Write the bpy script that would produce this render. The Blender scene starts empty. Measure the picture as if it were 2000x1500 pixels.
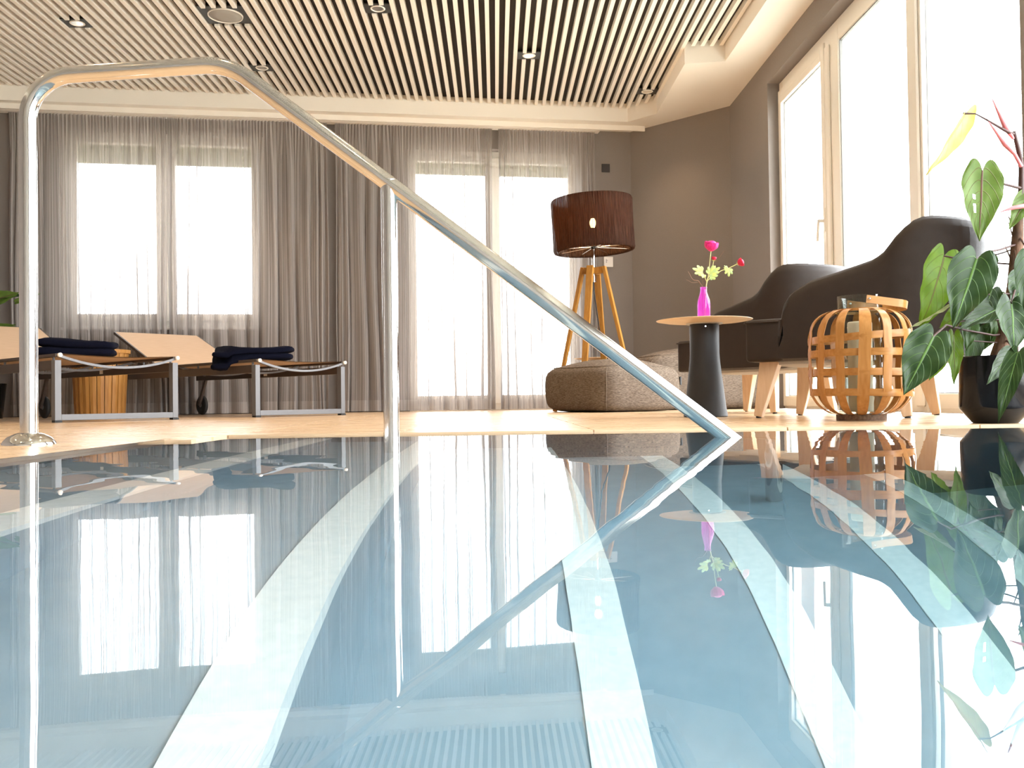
import bpy, bmesh, math, random
from math import sin, cos, pi, sqrt, radians, atan2, degrees
from mathutils import Vector, Matrix, noise
R = random.Random(7)
S = bpy.context.scene
COL = S.collection

# ------------------------------------------------------------------ camera, world, light, exposure
cam = bpy.data.cameras.new('camera'); cam.sensor_width = 36.0; cam.lens = 32.04
cam.clip_start = 0.02; cam.clip_end = 200
co = bpy.data.objects.new('camera', cam); COL.objects.link(co); S.camera = co
YAW = math.atan(32 / 1780.0); PIT = 31 / 1780.0; ROLL = 0.0132
fw = Vector((sin(YAW) * cos(PIT), cos(YAW) * cos(PIT), sin(PIT)))
rt = Vector((cos(YAW), -sin(YAW), 0.0)); up = rt.cross(fw)
rr = (rt - ROLL * up).normalized(); uu = (up + ROLL * rt).normalized()
co.matrix_world = Matrix(((rr.x, uu.x, -fw.x, 0.0), (rr.y, uu.y, -fw.y, 0.0), (rr.z, uu.z, -fw.z, 0.096), (0, 0, 0, 1)))

SKY = 7.0
w = bpy.data.worlds.new('sky'); S.world = w; w.use_nodes = True
bg = w.node_tree.nodes['Background']; bg.inputs[0].default_value = (0.93, 0.97, 1.0, 1); bg.inputs[1].default_value = SKY
S.view_settings.view_transform = 'Standard'; S.view_settings.look = 'None'
S.view_settings.gamma = 1.0; S.view_settings.use_curve_mapping = False
S.view_settings.exposure = 1.24
S.cycles.transparent_max_bounces = 32
S.cycles.max_bounces = 14; S.cycles.diffuse_bounces = 5; S.cycles.glossy_bounces = 5; S.cycles.transmission_bounces = 10
S.cycles.sample_clamp_indirect = 8.0
DOWN_W = 14.0      # watt of one downlight
WARM = (1.0, 0.70, 0.42)

# ------------------------------------------------------------------ object helpers
def link(name, me, mat=None, parent=None, smooth=False, M=None):
    if mat is not None and not me.materials: me.materials.append(mat)
    if smooth:
        for p in me.polygons: p.use_smooth = True
    o = bpy.data.objects.new(name, me); COL.objects.link(o)
    if parent is not None: o.parent = parent
    if M is not None: o.matrix_basis = M
    return o
def thing(name, label, cat, loc=(0, 0, 0), rz=0.0, group=None):
    o = bpy.data.objects.new(name, None); COL.objects.link(o); o.empty_display_size = 0.1
    o.location = loc; o.rotation_euler = (0, 0, rz); tag(o, label, cat, group); return o
def tag(o, label=None, cat=None, group=None, kind=None):
    if label: o['label'] = label
    if cat: o['category'] = cat
    if group: o['group'] = group
    if kind: o['kind'] = kind
    return o
def mesh(name, V, F, uv=None):
    me = bpy.data.meshes.new(name); me.from_pydata([tuple(v) for v in V], [], F); me.update()
    if uv is not None:
        l = me.uv_layers.new(name='UVMap')
        for p in me.polygons:
            for li in p.loop_indices: l.data[li].uv = uv[me.loops[li].vertex_index]
    return me
class MB:
    def __init__(s): s.V = []; s.F = []
    def add(s, V, F):
        b = len(s.V); s.V += [Vector(v) for v in V]; s.F += [tuple(i + b for i in f) for f in F]; return s
    def box(s, lo, hi, M=None):
        x0, y0, z0 = lo; x1, y1, z1 = hi
        V = [Vector(v) for v in ((x0,y0,z0),(x1,y0,z0),(x1,y1,z0),(x0,y1,z0),(x0,y0,z1),(x1,y0,z1),(x1,y1,z1),(x0,y1,z1))]
        if M is not None: V = [M @ v for v in V]
        return s.add(V, [(0,3,2,1),(4,5,6,7),(0,1,5,4),(1,2,6,5),(2,3,7,6),(3,0,4,7)])
    def prism(s, poly, z0, z1):
        n = len(poly); V = [(p[0], p[1], z0) for p in poly] + [(p[0], p[1], z1) for p in poly]
        F = [tuple(range(n - 1, -1, -1)), tuple(range(n, 2 * n))] + [(i, (i + 1) % n, (i + 1) % n + n, i + n) for i in range(n)]
        return s.add(V, F)
    def bar(s, a, b, wx, wy, upv=(0, 0, 1), wx2=None, wy2=None):
        a = Vector(a); b = Vector(b); d = (b - a).normalized(); u = Vector(upv)
        if abs(d.dot(u)) > .98: u = Vector((0, 1, 0))
        x = d.cross(u).normalized(); y = x.cross(d); wx2 = wx if wx2 is None else wx2; wy2 = wy if wy2 is None else wy2
        V = [a + x*i*wx/2 + y*j*wy/2 for i, j in ((-1,-1),(1,-1),(1,1),(-1,1))] + [b + x*i*wx2/2 + y*j*wy2/2 for i, j in ((-1,-1),(1,-1),(1,1),(-1,1))]
        return s.add(V, [(0,3,2,1),(4,5,6,7),(0,1,5,4),(1,2,6,5),(2,3,7,6),(3,0,4,7)])
    def tube(s, path, r, n=16, cap=True):
        P = [Vector(p) for p in path]; m = len(P); rs = r if isinstance(r, (list, tuple)) else [r] * m
        t0 = (P[1] - P[0]).normalized(); u = Vector((0, 0, 1)) if abs(t0.z) < .9 else Vector((0, 1, 0))
        x = t0.cross(u).normalized(); V = []
        for i in range(m):
            t = ((P[min(i+1, m-1)] - P[max(i-1, 0)])).normalized()
            x = (x - t * x.dot(t)).normalized(); y = t.cross(x)
            V += [P[i] + (x * cos(2*pi*k/n) + y * sin(2*pi*k/n)) * rs[i] for k in range(n)]
        F = [(i*n+k, i*n+(k+1)%n, (i+1)*n+(k+1)%n, (i+1)*n+k) for i in range(m-1) for k in range(n)]
        if cap:
            b = len(V); V += [V[k].copy() for k in range(n)] + [V[(m-1)*n+k].copy() for k in range(n)]; F += [tuple(range(b+n-1, b-1, -1)), tuple(range(b+n, b+2*n))]
        return s.add(V, F)
    def lathe(s, prof, n=32, c=(0, 0, 0), M=None, a0=0.0, closed=False):
        V = []; m = len(prof)
        for r, z in prof:
            for k in range(n):
                a = a0 + 2*pi*k/n; v = Vector((c[0] + r*cos(a), c[1] + r*sin(a), c[2] + z)); V.append(M @ v if M is not None else v)
        F = [(i*n+k, i*n+(k+1)%n, (i+1)*n+(k+1)%n, (i+1)*n+k) for i in range(m-1) for k in range(n)]
        if closed: F += [((m-1)*n+k, (m-1)*n+(k+1)%n, (k+1)%n, k) for k in range(n)]
        else:
            for i in (0, m-1):
                if prof[i][0] > 1e-5: b = len(V); V += [V[i*n+k].copy() for k in range(n)]; F.append(tuple(range(b, b+n)) if i else tuple(range(b+n-1, b-1, -1)))
        return s.add(V, F)
    def grid(s, f, nu, nv, close_u=False):
        V = [f(i/nu, j/nv) for i in range(nu + (0 if close_u else 1)) for j in range(nv + 1)]; q = nv + 1; N = nu if close_u else nu + 1
        F = [(i*q+j, ((i+1) % N)*q+j, ((i+1) % N)*q+j+1, i*q+j+1) for i in range(nu) for j in range(nv)]
        return s.add(V, F)
    def me(s, name='m'): 
        return mesh(name, s.V, s.F)
    def build(s, name, mat, parent=None, smooth=False, bevel=0.0, seg=2, M=None, auto=None, recalc=True):
        me = s.me(name)
        if bevel > 0 or recalc:
            bm = bmesh.new(); bm.from_mesh(me)
            if recalc: bmesh.ops.recalc_face_normals(bm, faces=bm.faces)
            if bevel > 0:
                es = [e for e in bm.edges if len(e.link_faces) == 2 and e.calc_face_angle(0) > 0.5]
                bmesh.ops.bevel(bm, geom=es, offset=bevel, segments=seg, profile=0.6, affect='EDGES', clamp_overlap=True)
            bm.to_mesh(me); bm.free()
        o = link(name, me, mat, parent, smooth or auto is not None, M)
        if auto is not None: me.set_sharp_from_angle(angle=radians(auto))
        return o
def fillet_path(pts, rads, n=10):
    out = [Vector(pts[0])]
    for i in range(1, len(pts) - 1):
        p = Vector(pts[i]); a = (Vector(pts[i-1]) - p).normalized(); b = (Vector(pts[i+1]) - p).normalized(); r = rads[i-1]
        ang = a.angle(b); t = r / math.tan(ang / 2); c = p + (a + b).normalized() * (r / sin(ang / 2))
        s0 = p + a * t - c; s1 = p + b * t - c; tot = s0.angle(s1); ax = s0.cross(s1).normalized()
        for k in range(n + 1): out.append(c + Matrix.Rotation(tot * k / n, 3, ax) @ s0)
    out.append(Vector(pts[-1])); return out

# ------------------------------------------------------------------ materials
def newmat(name):
    m = bpy.data.materials.new(name); m.use_nodes = True; nt = m.node_tree; nt.nodes.clear()
    out = nt.nodes.new('ShaderNodeOutputMaterial'); return m, nt, out
def N(nt, t, **kw):
    n = nt.nodes.new(t)
    for k, v in kw.items():
        if k in ('operation', 'blend_type', 'data_type', 'noise_dimensions', 'wave_type', 'bands_direction', 'attribute_name', 'voronoi_dimensions', 'feature'): setattr(n, k, v)
        else: n.inputs[k].default_value = v
    return n
def pmat(name, c, rough=.5, metal=0.0, var=None, scale=(4, 4, 4), nscale=4.0, bump=0.0, bscale=None, detail=3.0, spec=.5, coat=0.0, trans=0.0, ior=1.45, emit=None, estr=0.0, rvar=0.0):
    m, nt, out = newmat(name); b = nt.nodes.new('ShaderNodeBsdfPrincipled'); nt.links.new(b.outputs[0], out.inputs[0])
    b.inputs['Base Color'].default_value = (*c, 1); b.inputs['Roughness'].default_value = rough; b.inputs['Metallic'].default_value = metal
    b.inputs['Specular IOR Level'].default_value = spec; b.inputs['Coat Weight'].default_value = coat; b.inputs['IOR'].default_value = ior
    b.inputs['Transmission Weight'].default_value = trans
    if emit: b.inputs['Emission Color'].default_value = (*emit, 1); b.inputs['Emission Strength'].default_value = estr
    if var or bump or rvar:
        tc = nt.nodes.new('ShaderNodeTexCoord'); mp = nt.nodes.new('ShaderNodeMapping'); mp.inputs['Scale'].default_value = scale
        nt.links.new(tc.outputs['Object'], mp.inputs['Vector'])
        no = N(nt, 'ShaderNodeTexNoise', Scale=nscale, Detail=detail); nt.links.new(mp.outputs[0], no.inputs['Vector'])
        if var:
            mr = nt.nodes.new('ShaderNodeValToRGB'); mr.color_ramp.elements[0].position = .32; mr.color_ramp.elements[1].position = .68
            mr.color_ramp.elements[0].color = (*c, 1); mr.color_ramp.elements[1].color = (*var, 1)
            nt.links.new(no.outputs[0], mr.inputs[0]); nt.links.new(mr.outputs[0], b.inputs['Base Color'])
        if rvar:
            mm = N(nt, 'ShaderNodeMapRange'); mm.inputs['To Min'].default_value = rough - rvar; mm.inputs['To Max'].default_value = rough + rvar
            nt.links.new(no.outputs[0], mm.inputs['Value']); nt.links.new(mm.outputs[0], b.inputs['Roughness'])
        if bump:
            n2 = no
            if bscale: n2 = N(nt, 'ShaderNodeTexNoise', Scale=bscale, Detail=2.0); nt.links.new(mp.outputs[0], n2.inputs['Vector'])
            bu = N(nt, 'ShaderNodeBump', Strength=1.0, Distance=bump); nt.links.new(n2.outputs[0], bu.inputs['Height']); nt.links.new(bu.outputs[0], b.inputs['Normal'])
    return m
def schlick(nt, f0=.03):
    lw = nt.nodes.new('ShaderNodeLayerWeight'); lw.inputs['Blend'].default_value = .5
    p = nt.nodes.new('ShaderNodeMath'); p.operation = 'POWER'; p.inputs[1].default_value = 5.0; nt.links.new(lw.outputs['Facing'], p.inputs[0])
    m = nt.nodes.new('ShaderNodeMath'); m.operation = 'MULTIPLY_ADD'; m.inputs[1].default_value = 1 - f0; m.inputs[2].default_value = f0; nt.links.new(p.outputs[0], m.inputs[0]); return m
def glassmat(name, tint=(1, 1, 1), refl=1.0):
    # clear pane: what is behind shows through, Fresnel reflection on top
    m, nt, out = newmat(name); t = N(nt, 'ShaderNodeBsdfTransparent'); t.inputs[0].default_value = (*tint, 1)
    g = N(nt, 'ShaderNodeBsdfGlossy', Roughness=0.0); f = schlick(nt); mx = nt.nodes.new('ShaderNodeMixShader')
    nt.links.new(f.outputs[0], mx.inputs[0]); nt.links.new(t.outputs[0], mx.inputs[1]); nt.links.new(g.outputs[0], mx.inputs[2]); nt.links.new(mx.outputs[0], out.inputs[0]); return m
def woodmat(name, c, c2, axis='Z', rough=.45, k=1.0):
    sc = {'X': (1.2, 14, 14), 'Y': (14, 1.2, 14), 'Z': (14, 14, 1.2)}[axis]
    return pmat(name, c, rough, var=c2, scale=tuple(s * k for s in sc), nscale=5.0, detail=5.0, bump=.0006)

M_wall = pmat('wall_paint_taupe', (.255, .222, .203), .75, var=(.277, .243, .222), nscale=60, bump=.0012, bscale=260)
M_white = pmat('ceiling_white', (.86, .82, .75), .6)
M_slat = pmat('slat_white', (.86, .82, .75), .5)
M_black = pmat('ceiling_backing', (.022, .018, .016), .9, var=(.03, .025, .022), nscale=30)
M_plate = pmat('black_plate', (.03, .028, .026), .55)
M_frame = pmat('window_white', (.88, .84, .77), .35)
M_gasket = pmat('gasket_grey', (.2, .2, .19), .6)
M_blind = pmat('shutter_greygreen', (.42, .43, .33), .5)
M_steel = pmat('stainless_steel', (.76, .75, .73), .10, metal=1.0, var=(.71, .70, .68), scale=(1, 1, 1), nscale=9, rvar=.02)
M_chrome = pmat('chrome', (.85, .84, .82), .08, metal=1.0)
M_alu = pmat('lounger_aluminium', (.17, .172, .18), .45, metal=.2, var=(.19, .192, .20), nscale=90)
M_alud = pmat('lounger_side_dark', (.075, .055, .042), .45)
M_sling = pmat('woven_sling', (.60, .42, .27), .7, var=(.68, .49, .33), scale=(3, 60, 60), nscale=4, bump=.0005)
M_rubber = pmat('rubber_black', (.02, .02, .02), .6)
M_towel = pmat('navy_terry', (.004, .005, .014), .95, var=(.007, .009, .024), nscale=120, bump=.004, bscale=300, spec=.1)
M_bucket = woodmat('bucket_oak', (.40, .175, .035), (.52, .26, .07), 'Z', .5)
M_lampwood = woodmat('lamp_leg_oak', (.30, .125, .018), (.40, .185, .032), 'Z', .4)
M_legwood = woodmat('beech_leg', (.66, .45, .28), (.74, .53, .35), 'Z', .4)
M_bamboo = woodmat('bamboo_strip', (.40, .17, .038), (.54, .26, .075), 'Z', .38)
M_bambooh = woodmat('bamboo_band', (.38, .16, .034), (.52, .245, .068), 'X', .38)
M_leather = pmat('brown_leather', (.021, .0125, .0085), .42, var=(.025, .0155, .011), nscale=6, bump=.0008, bscale=400, spec=.35)
M_lining = pmat('chair_underlining', (.45, .42, .38), .9, bump=.004, nscale=14)
M_pouf = pmat('pouf_weave', (.215, .170, .132), .95, var=(.075, .057, .043), scale=(6, 6, 42), nscale=8, bump=.003, detail=5, spec=.12)
M_ptop = pmat('table_pedestal_black', (.025, .025, .027), .5, bump=.0004, nscale=200)
M_ttop = woodmat('table_top_oak', (.72, .53, .33), (.80, .61, .40), 'X', .35)
M_hub = pmat('table_hub_grey', (.5, .47, .42), .35, metal=.6)
M_pot = pmat('glazed_black_pot', (.006, .006, .007), .16, spec=.3)
M_soil = pmat('soil', (.05, .035, .02), .95, bump=.01, nscale=40)
M_trunk = pmat('plant_stem_bark', (.045, .026, .016), .85, var=(.15, .078, .045), scale=(3, 3, 1), nscale=14, bump=.006)
M_pet = pmat('petiole_dark_red', (.055, .022, .018), .5)
M_sheath = pmat('pink_leaf_sheath', (.78, .22, .24), .4)
M_candle = pmat('candle_wax', (.85, .76, .60), .5)
M_tile = pmat('deck_tile', (.60, .42, .255), .28, var=(.67, .49, .31), scale=(1, 6, 1), nscale=1.6, rvar=.05, bump=.0003)
M_grout = pmat('deck_grout', (.42, .32, .23), .8)
M_poolwall = pmat('pool_wall_shaded', (.16, .20, .23), .45)  # darker than the steps: the wall's underwater shade is put into its colour
M_tread = pmat('pool_step_blue_grey', (.31, .385, .435), .6, var=(.35, .42, .47), nscale=5)
M_nosing = pmat('pool_nosing_white', (.94, .95, .92), .5, var=(.84, .87, .85), nscale=16, detail=6)
M_ground = pmat('terrace_stone', (.62, .60, .55), .8, var=(.55, .56, .45), nscale=.6)
M_switch = pmat('dark_switch', (.035, .03, .03), .5)
M_thermo = pmat('thermostat_white', (.78, .72, .66), .4)
M_ink = pmat('thermostat_mark', (.15, .13, .12), .6)
M_cord = pmat('black_cord', (.012, .012, .012), .5)
M_bulb = pmat('bulb_glow', (1, .8, .5), .5, emit=(1.0, .62, .25), estr=130.0)
M_led = pmat('led_glow', (1, .8, .5), .5, emit=(1.0, .66, .34), estr=14.0)
M_reflector = pmat('lamp_reflector', (.9, .88, .84), .18, metal=1.0)
M_grille = pmat('speaker_grille', (.40, .385, .355), .7, bump=.001, nscale=600)
M_pink = pmat('petal_magenta', (.58, .005, .13), .55, var=(.80, .025, .28), nscale=30)
M_bud = pmat('bud_red', (.62, .01, .06), .5)
M_leafl = pmat('spray_leaf', (.42, .62, .30), .5, var=(.62, .70, .18), nscale=16)
M_stemg = pmat('spray_stem', (.62, .60, .26), .5)
M_twig = pmat('dry_twig', (.27, .15, .10), .8)
M_glass = glassmat('clear_pane')
M_glassg = glassmat('lantern_glass', (.86, .89, .88))

def leafmat(name, c, c2, trans, vein, rough=.42, tcol=None):
    m, nt, out = newmat(name); uv = N(nt, 'ShaderNodeUVMap'); sx = nt.nodes.new('ShaderNodeSeparateXYZ'); nt.links.new(uv.outputs[0], sx.inputs[0])
    ab = N(nt, 'ShaderNodeMath', operation='ABSOLUTE'); nt.links.new(sx.outputs[0], ab.inputs[0])
    # midrib
    mid = N(nt, 'ShaderNodeMapRange'); mid.inputs['From Min'].default_value = .02; mid.inputs['From Max'].default_value = .06; nt.links.new(ab.outputs[0], mid.inputs['Value'])
    # side veins run outward and towards the tip
    k1 = N(nt, 'ShaderNodeMath', operation='MULTIPLY'); k1.inputs[1].default_value = -.34; nt.links.new(ab.outputs[0], k1.inputs[0])
    ad = N(nt, 'ShaderNodeMath', operation='ADD'); nt.links.new(sx.outputs[1], ad.inputs[0]); nt.links.new(k1.outputs[0], ad.inputs[1])
    sc = N(nt, 'ShaderNodeMath', operation='MULTIPLY'); sc.inputs[1].default_value = 7.0; nt.links.new(ad.outputs[0], sc.inputs[0])
    fr = N(nt, 'ShaderNodeMath', operation='FRACT'); nt.links.new(sc.outputs[0], fr.inputs[0])
    pp = N(nt, 'ShaderNodeMath', operation='PINGPONG'); pp.inputs[1].default_value = .5; nt.links.new(fr.outputs[0], pp.inputs[0])
    vr = N(nt, 'ShaderNodeMapRange'); vr.inputs['From Min'].default_value = 0.0; vr.inputs['From Max'].default_value = .07; vr.inputs['To Min'].default_value = .45; nt.links.new(pp.outputs[0], vr.inputs['Value'])
    mn = N(nt, 'ShaderNodeMath', operation='MINIMUM'); nt.links.new(mid.outputs[0], mn.inputs[0]); nt.links.new(vr.outputs[0], mn.inputs[1])
    no = N(nt, 'ShaderNodeTexNoise', Scale=22.0, Detail=3.0); tc = nt.nodes.new('ShaderNodeTexCoord'); nt.links.new(tc.outputs['Object'], no.inputs['Vector'])
    r = nt.nodes.new('ShaderNodeValToRGB'); r.color_ramp.elements[0].position = .35; r.color_ramp.elements[1].position = .7
    r.color_ramp.elements[0].color = (*c, 1); r.color_ramp.elements[1].color = (*c2, 1); nt.links.new(no.outputs[0], r.inputs[0])
    mx = nt.nodes.new('ShaderNodeMix'); mx.data_type = 'RGBA'; mx.inputs[6].default_value = (*vein, 1); nt.links.new(mn.outputs[0], mx.inputs[0]); nt.links.new(r.outputs[0], mx.inputs[7])
    b = nt.nodes.new('ShaderNodeBsdfPrincipled'); b.inputs['Roughness'].default_value = rough; b.inputs['Specular IOR Level'].default_value = .28; nt.links.new(mx.outputs[2], b.inputs['Base Color'])
    bu = N(nt, 'ShaderNodeBump', Strength=.6, Distance=.002); nt.links.new(mn.outputs[0], bu.inputs['Height']); nt.links.new(bu.outputs[0], b.inputs['Normal'])
    t = nt.nodes.new('ShaderNodeBsdfTranslucent')
    if tcol: t.inputs[0].default_value = (*tcol, 1)
    else: nt.links.new(mx.outputs[2], t.inputs[0])
    ms = nt.nodes.new('ShaderNodeMixShader'); ms.inputs[0].default_value = trans
    nt.links.new(b.outputs[0], ms.inputs[1]); nt.links.new(t.outputs[0], ms.inputs[2]); nt.links.new(ms.outputs[0], out.inputs[0]); return m
LEAF = [leafmat('leaf_mid', (.085, .15, .022), (.12, .19, .035), .30, (.12, .05, .04)),
        leafmat('leaf_bright', (.085, .17, .006), (.12, .22, .01), .45, (.10, .09, .02)),
        leafmat('leaf_young', (.62, .55, .16), (.70, .66, .26), .45, (.62, .25, .13)),
        leafmat('leaf_dark', (.013, .038, .008), (.026, .058, .012), .12, (.10, .20, .04)),
        leafmat('leaf_underside', (.20, .24, .10), (.24, .28, .12), .25, (.30, .32, .12)),
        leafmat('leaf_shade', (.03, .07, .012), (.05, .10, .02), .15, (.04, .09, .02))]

def curtainmat(name='sheer_curtain'):
    m, nt, out = newmat(name); uv = N(nt, 'ShaderNodeUVMap'); sp = nt.nodes.new('ShaderNodeSeparateXYZ'); nt.links.new(uv.outputs[0], sp.inputs[0])
    def stripe(scale, lo, hi):
        mu = N(nt, 'ShaderNodeMath', operation='MULTIPLY'); mu.inputs[1].default_value = scale; nt.links.new(sp.outputs[0], mu.inputs[0])
        no = N(nt, 'ShaderNodeTexNoise', noise_dimensions='1D', Scale=1.0, Detail=1.0); nt.links.new(mu.outputs[0], no.inputs['W'])
        mr = N(nt, 'ShaderNodeMapRange'); mr.inputs['From Min'].default_value = .34; mr.inputs['From Max'].default_value = .66; mr.inputs['To Min'].default_value = lo; mr.inputs['To Max'].default_value = hi
        nt.links.new(no.outputs[0], mr.inputs['Value']); return mr
    a = stripe(95.0, .46, .93); c = stripe(60.0, 0.0, 1.0)
    # the hem and the header tape are double cloth
    hem = N(nt, 'ShaderNodeMath', operation='LESS_THAN'); hem.inputs[1].default_value = .11; nt.links.new(sp.outputs[1], hem.inputs[0])
    hs = N(nt, 'ShaderNodeMath', operation='MULTIPLY'); hs.inputs[1].default_value = .25; nt.links.new(hem.outputs[0], hs.inputs[0])
    al = N(nt, 'ShaderNodeMath', operation='ADD'); nt.links.new(a.outputs[0], al.inputs[0]); nt.links.new(hs.outputs[0], al.inputs[1])
    col = nt.nodes.new('ShaderNodeMix'); col.data_type = 'RGBA'; col.inputs[6].default_value = (.33, .295, .275, 1); col.inputs[7].default_value = (.47, .43, .405, 1); nt.links.new(c.outputs[0], col.inputs[0])
    d = nt.nodes.new('ShaderNodeBsdfDiffuse'); t = nt.nodes.new('ShaderNodeBsdfTranslucent'); nt.links.new(col.outputs[2], d.inputs[0]); nt.links.new(col.outputs[2], t.inputs[0])
    m1 = nt.nodes.new('ShaderNodeMixShader'); m1.inputs[0].default_value = .16; nt.links.new(d.outputs[0], m1.inputs[1]); nt.links.new(t.outputs[0], m1.inputs[2])
    # cloth seen at a slant lets less through: T = T0 ** (1 / cos)
    ge = nt.nodes.new('ShaderNodeNewGeometry'); dt = nt.nodes.new('ShaderNodeVectorMath'); dt.operation = 'DOT_PRODUCT'; nt.links.new(ge.outputs['Incoming'], dt.inputs[0]); nt.links.new(ge.outputs['Normal'], dt.inputs[1])
    ca_ = N(nt, 'ShaderNodeMath', operation='ABSOLUTE'); nt.links.new(dt.outputs['Value'], ca_.inputs[0]); cm = N(nt, 'ShaderNodeMath', operation='MAXIMUM'); cm.inputs[1].default_value = .06; nt.links.new(ca_.outputs[0], cm.inputs[0])
    iv = N(nt, 'ShaderNodeMath', operation='DIVIDE'); iv.inputs[0].default_value = 1.0; nt.links.new(cm.outputs[0], iv.inputs[1])
    t0 = N(nt, 'ShaderNodeMath', operation='SUBTRACT'); t0.inputs[0].default_value = 1.0; nt.links.new(al.outputs[0], t0.inputs[1]); t0.use_clamp = True
    tp_ = N(nt, 'ShaderNodeMath', operation='POWER'); nt.links.new(t0.outputs[0], tp_.inputs[0]); nt.links.new(iv.outputs[0], tp_.inputs[1])
    al = N(nt, 'ShaderNodeMath', operation='SUBTRACT'); al.inputs[0].default_value = 1.0; nt.links.new(tp_.outputs[0], al.inputs[1]); al.use_clamp = True
    tr = nt.nodes.new('ShaderNodeBsdfTransparent'); m2 = nt.nodes.new('ShaderNodeMixShader')
    nt.links.new(al.outputs[0], m2.inputs[0]); nt.links.new(tr.outputs[0], m2.inputs[1]); nt.links.new(m1.outputs[0], m2.inputs[2]); nt.links.new(m2.outputs[0], out.inputs[0]); return m
M_curtain = curtainmat()

def shademat():
    m, nt, out = newmat('lampshade_brown_thread'); uv = N(nt, 'ShaderNodeUVMap'); sp = nt.nodes.new('ShaderNodeSeparateXYZ'); nt.links.new(uv.outputs[0], sp.inputs[0])
    mu = N(nt, 'ShaderNodeCombineXYZ'); a = N(nt, 'ShaderNodeMath', operation='MULTIPLY'); a.inputs[1].default_value = 330.0; b_ = N(nt, 'ShaderNodeMath', operation='MULTIPLY'); b_.inputs[1].default_value = 4.0
    nt.links.new(sp.outputs[0], a.inputs[0]); nt.links.new(sp.outputs[1], b_.inputs[0]); nt.links.new(a.outputs[0], mu.inputs[0]); nt.links.new(b_.outputs[0], mu.inputs[1])
    no = N(nt, 'ShaderNodeTexNoise', noise_dimensions='2D', Scale=1.0, Detail=2.0); nt.links.new(mu.outputs[0], no.inputs['Vector'])
    r = nt.nodes.new('ShaderNodeValToRGB'); r.color_ramp.elements[0].position = .3; r.color_ramp.elements[1].position = .7
    r.color_ramp.elements[0].color = (.012, .007, .0055, 1); r.color_ramp.elements[1].color = (.050, .030, .023, 1); nt.links.new(no.outputs[0], r.inputs[0])
    d = nt.nodes.new('ShaderNodeBsdfDiffuse'); t = nt.nodes.new('ShaderNodeBsdfTranslucent'); nt.links.new(r.outputs[0], d.inputs[0]); t.inputs[0].default_value = (.15, .06, .03, 1)
    m1 = nt.nodes.new('ShaderNodeMixShader'); m1.inputs[0].default_value = .25; nt.links.new(d.outputs[0], m1.inputs[1]); nt.links.new(t.outputs[0], m1.inputs[2])
    gap = N(nt, 'ShaderNodeMapRange'); gap.inputs['From Min'].default_value = .70; gap.inputs['From Max'].default_value = .76; gap.inputs['To Min'].default_value = .10; nt.links.new(no.outputs[0], gap.inputs['Value'])
    tr = nt.nodes.new('ShaderNodeBsdfTransparent'); m2 = nt.nodes.new('ShaderNodeMixShader'); nt.links.new(gap.outputs[0], m2.inputs[0]); nt.links.new(m1.outputs[0], m2.inputs[1]); nt.links.new(tr.outputs[0], m2.inputs[2])
    nt.links.new(m2.outputs[0], out.inputs[0]); return m
M_shade = shademat()

def vasemat():
    m, nt, out = newmat('vase_pink_glass'); t = N(nt, 'ShaderNodeBsdfTransparent'); t.inputs[0].default_value = (.95, .62, .93, 1)
    d = nt.nodes.new('ShaderNodeBsdfTranslucent'); d.inputs[0].default_value = (.80, .22, .74, 1); g = N(nt, 'ShaderNodeBsdfGlossy', Roughness=.03); f = schlick(nt, .04)
    m1 = nt.nodes.new('ShaderNodeMixShader'); m1.inputs[0].default_value = .22; nt.links.new(t.outputs[0], m1.inputs[1]); nt.links.new(d.outputs[0], m1.inputs[2])
    m2 = nt.nodes.new('ShaderNodeMixShader'); nt.links.new(f.outputs[0], m2.inputs[0]); nt.links.new(m1.outputs[0], m2.inputs[1]); nt.links.new(g.outputs[0], m2.inputs[2]); nt.links.new(m2.outputs[0], out.inputs[0]); return m
M_vase = vasemat()

def watermat():
    m, nt, out = newmat('pool_water'); g = N(nt, 'ShaderNodeBsdfGlass', Roughness=0.0, IOR=1.333)
    tc = nt.nodes.new('ShaderNodeTexCoord'); mp = nt.nodes.new('ShaderNodeMapping'); mp.inputs['Scale'].default_value = (1.0, .55, 1.0); nt.links.new(tc.outputs['Object'], mp.inputs['Vector'])
    n1 = N(nt, 'ShaderNodeTexNoise', Scale=5.0, Detail=2.0); nt.links.new(mp.outputs[0], n1.inputs['Vector'])
    bu = N(nt, 'ShaderNodeBump', Strength=1.0, Distance=.0006); nt.links.new(n1.outputs[0], bu.inputs['Height']); nt.links.new(bu.outputs[0], g.inputs['Normal'])
    v = N(nt, 'ShaderNodeVolumeAbsorption', Density=.20); v.inputs[0].default_value = (.20, .78, .95, 1)
    nt.links.new(g.outputs[0], out.inputs[0]); nt.links.new(v.outputs[0], out.inputs[1]); return m
M_water = watermat()

# ------------------------------------------------------------------ room: measures
A0 = Vector((-4.29, 7.98, 0)); DU = Vector((.9898, .1427, 0)); DN = Vector((-.1427, .9898, 0))   # curtain wall frame (u along, n outward)
def cw(u, n, z): return A0 + DU * u + DN * n + Vector((0, 0, z))
MC = Matrix(((DU.x, DN.x, 0, A0.x), (DU.y, DN.y, 0, A0.y), (0, 0, 1, 0), (0, 0, 0, 1)))
HS = 2.74; ZS0, ZS1 = 2.868, 2.915; WN = .19; WT = .30
CORNER = Vector((1.37, 8.985)); XW = 2.16; XF = 2.25; YC = 8.20; YN = -3.2; XL = -4.40
POOL = dict(x0=-.90, x1=1.95, y0=-2.4, y1=2.80)

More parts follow.
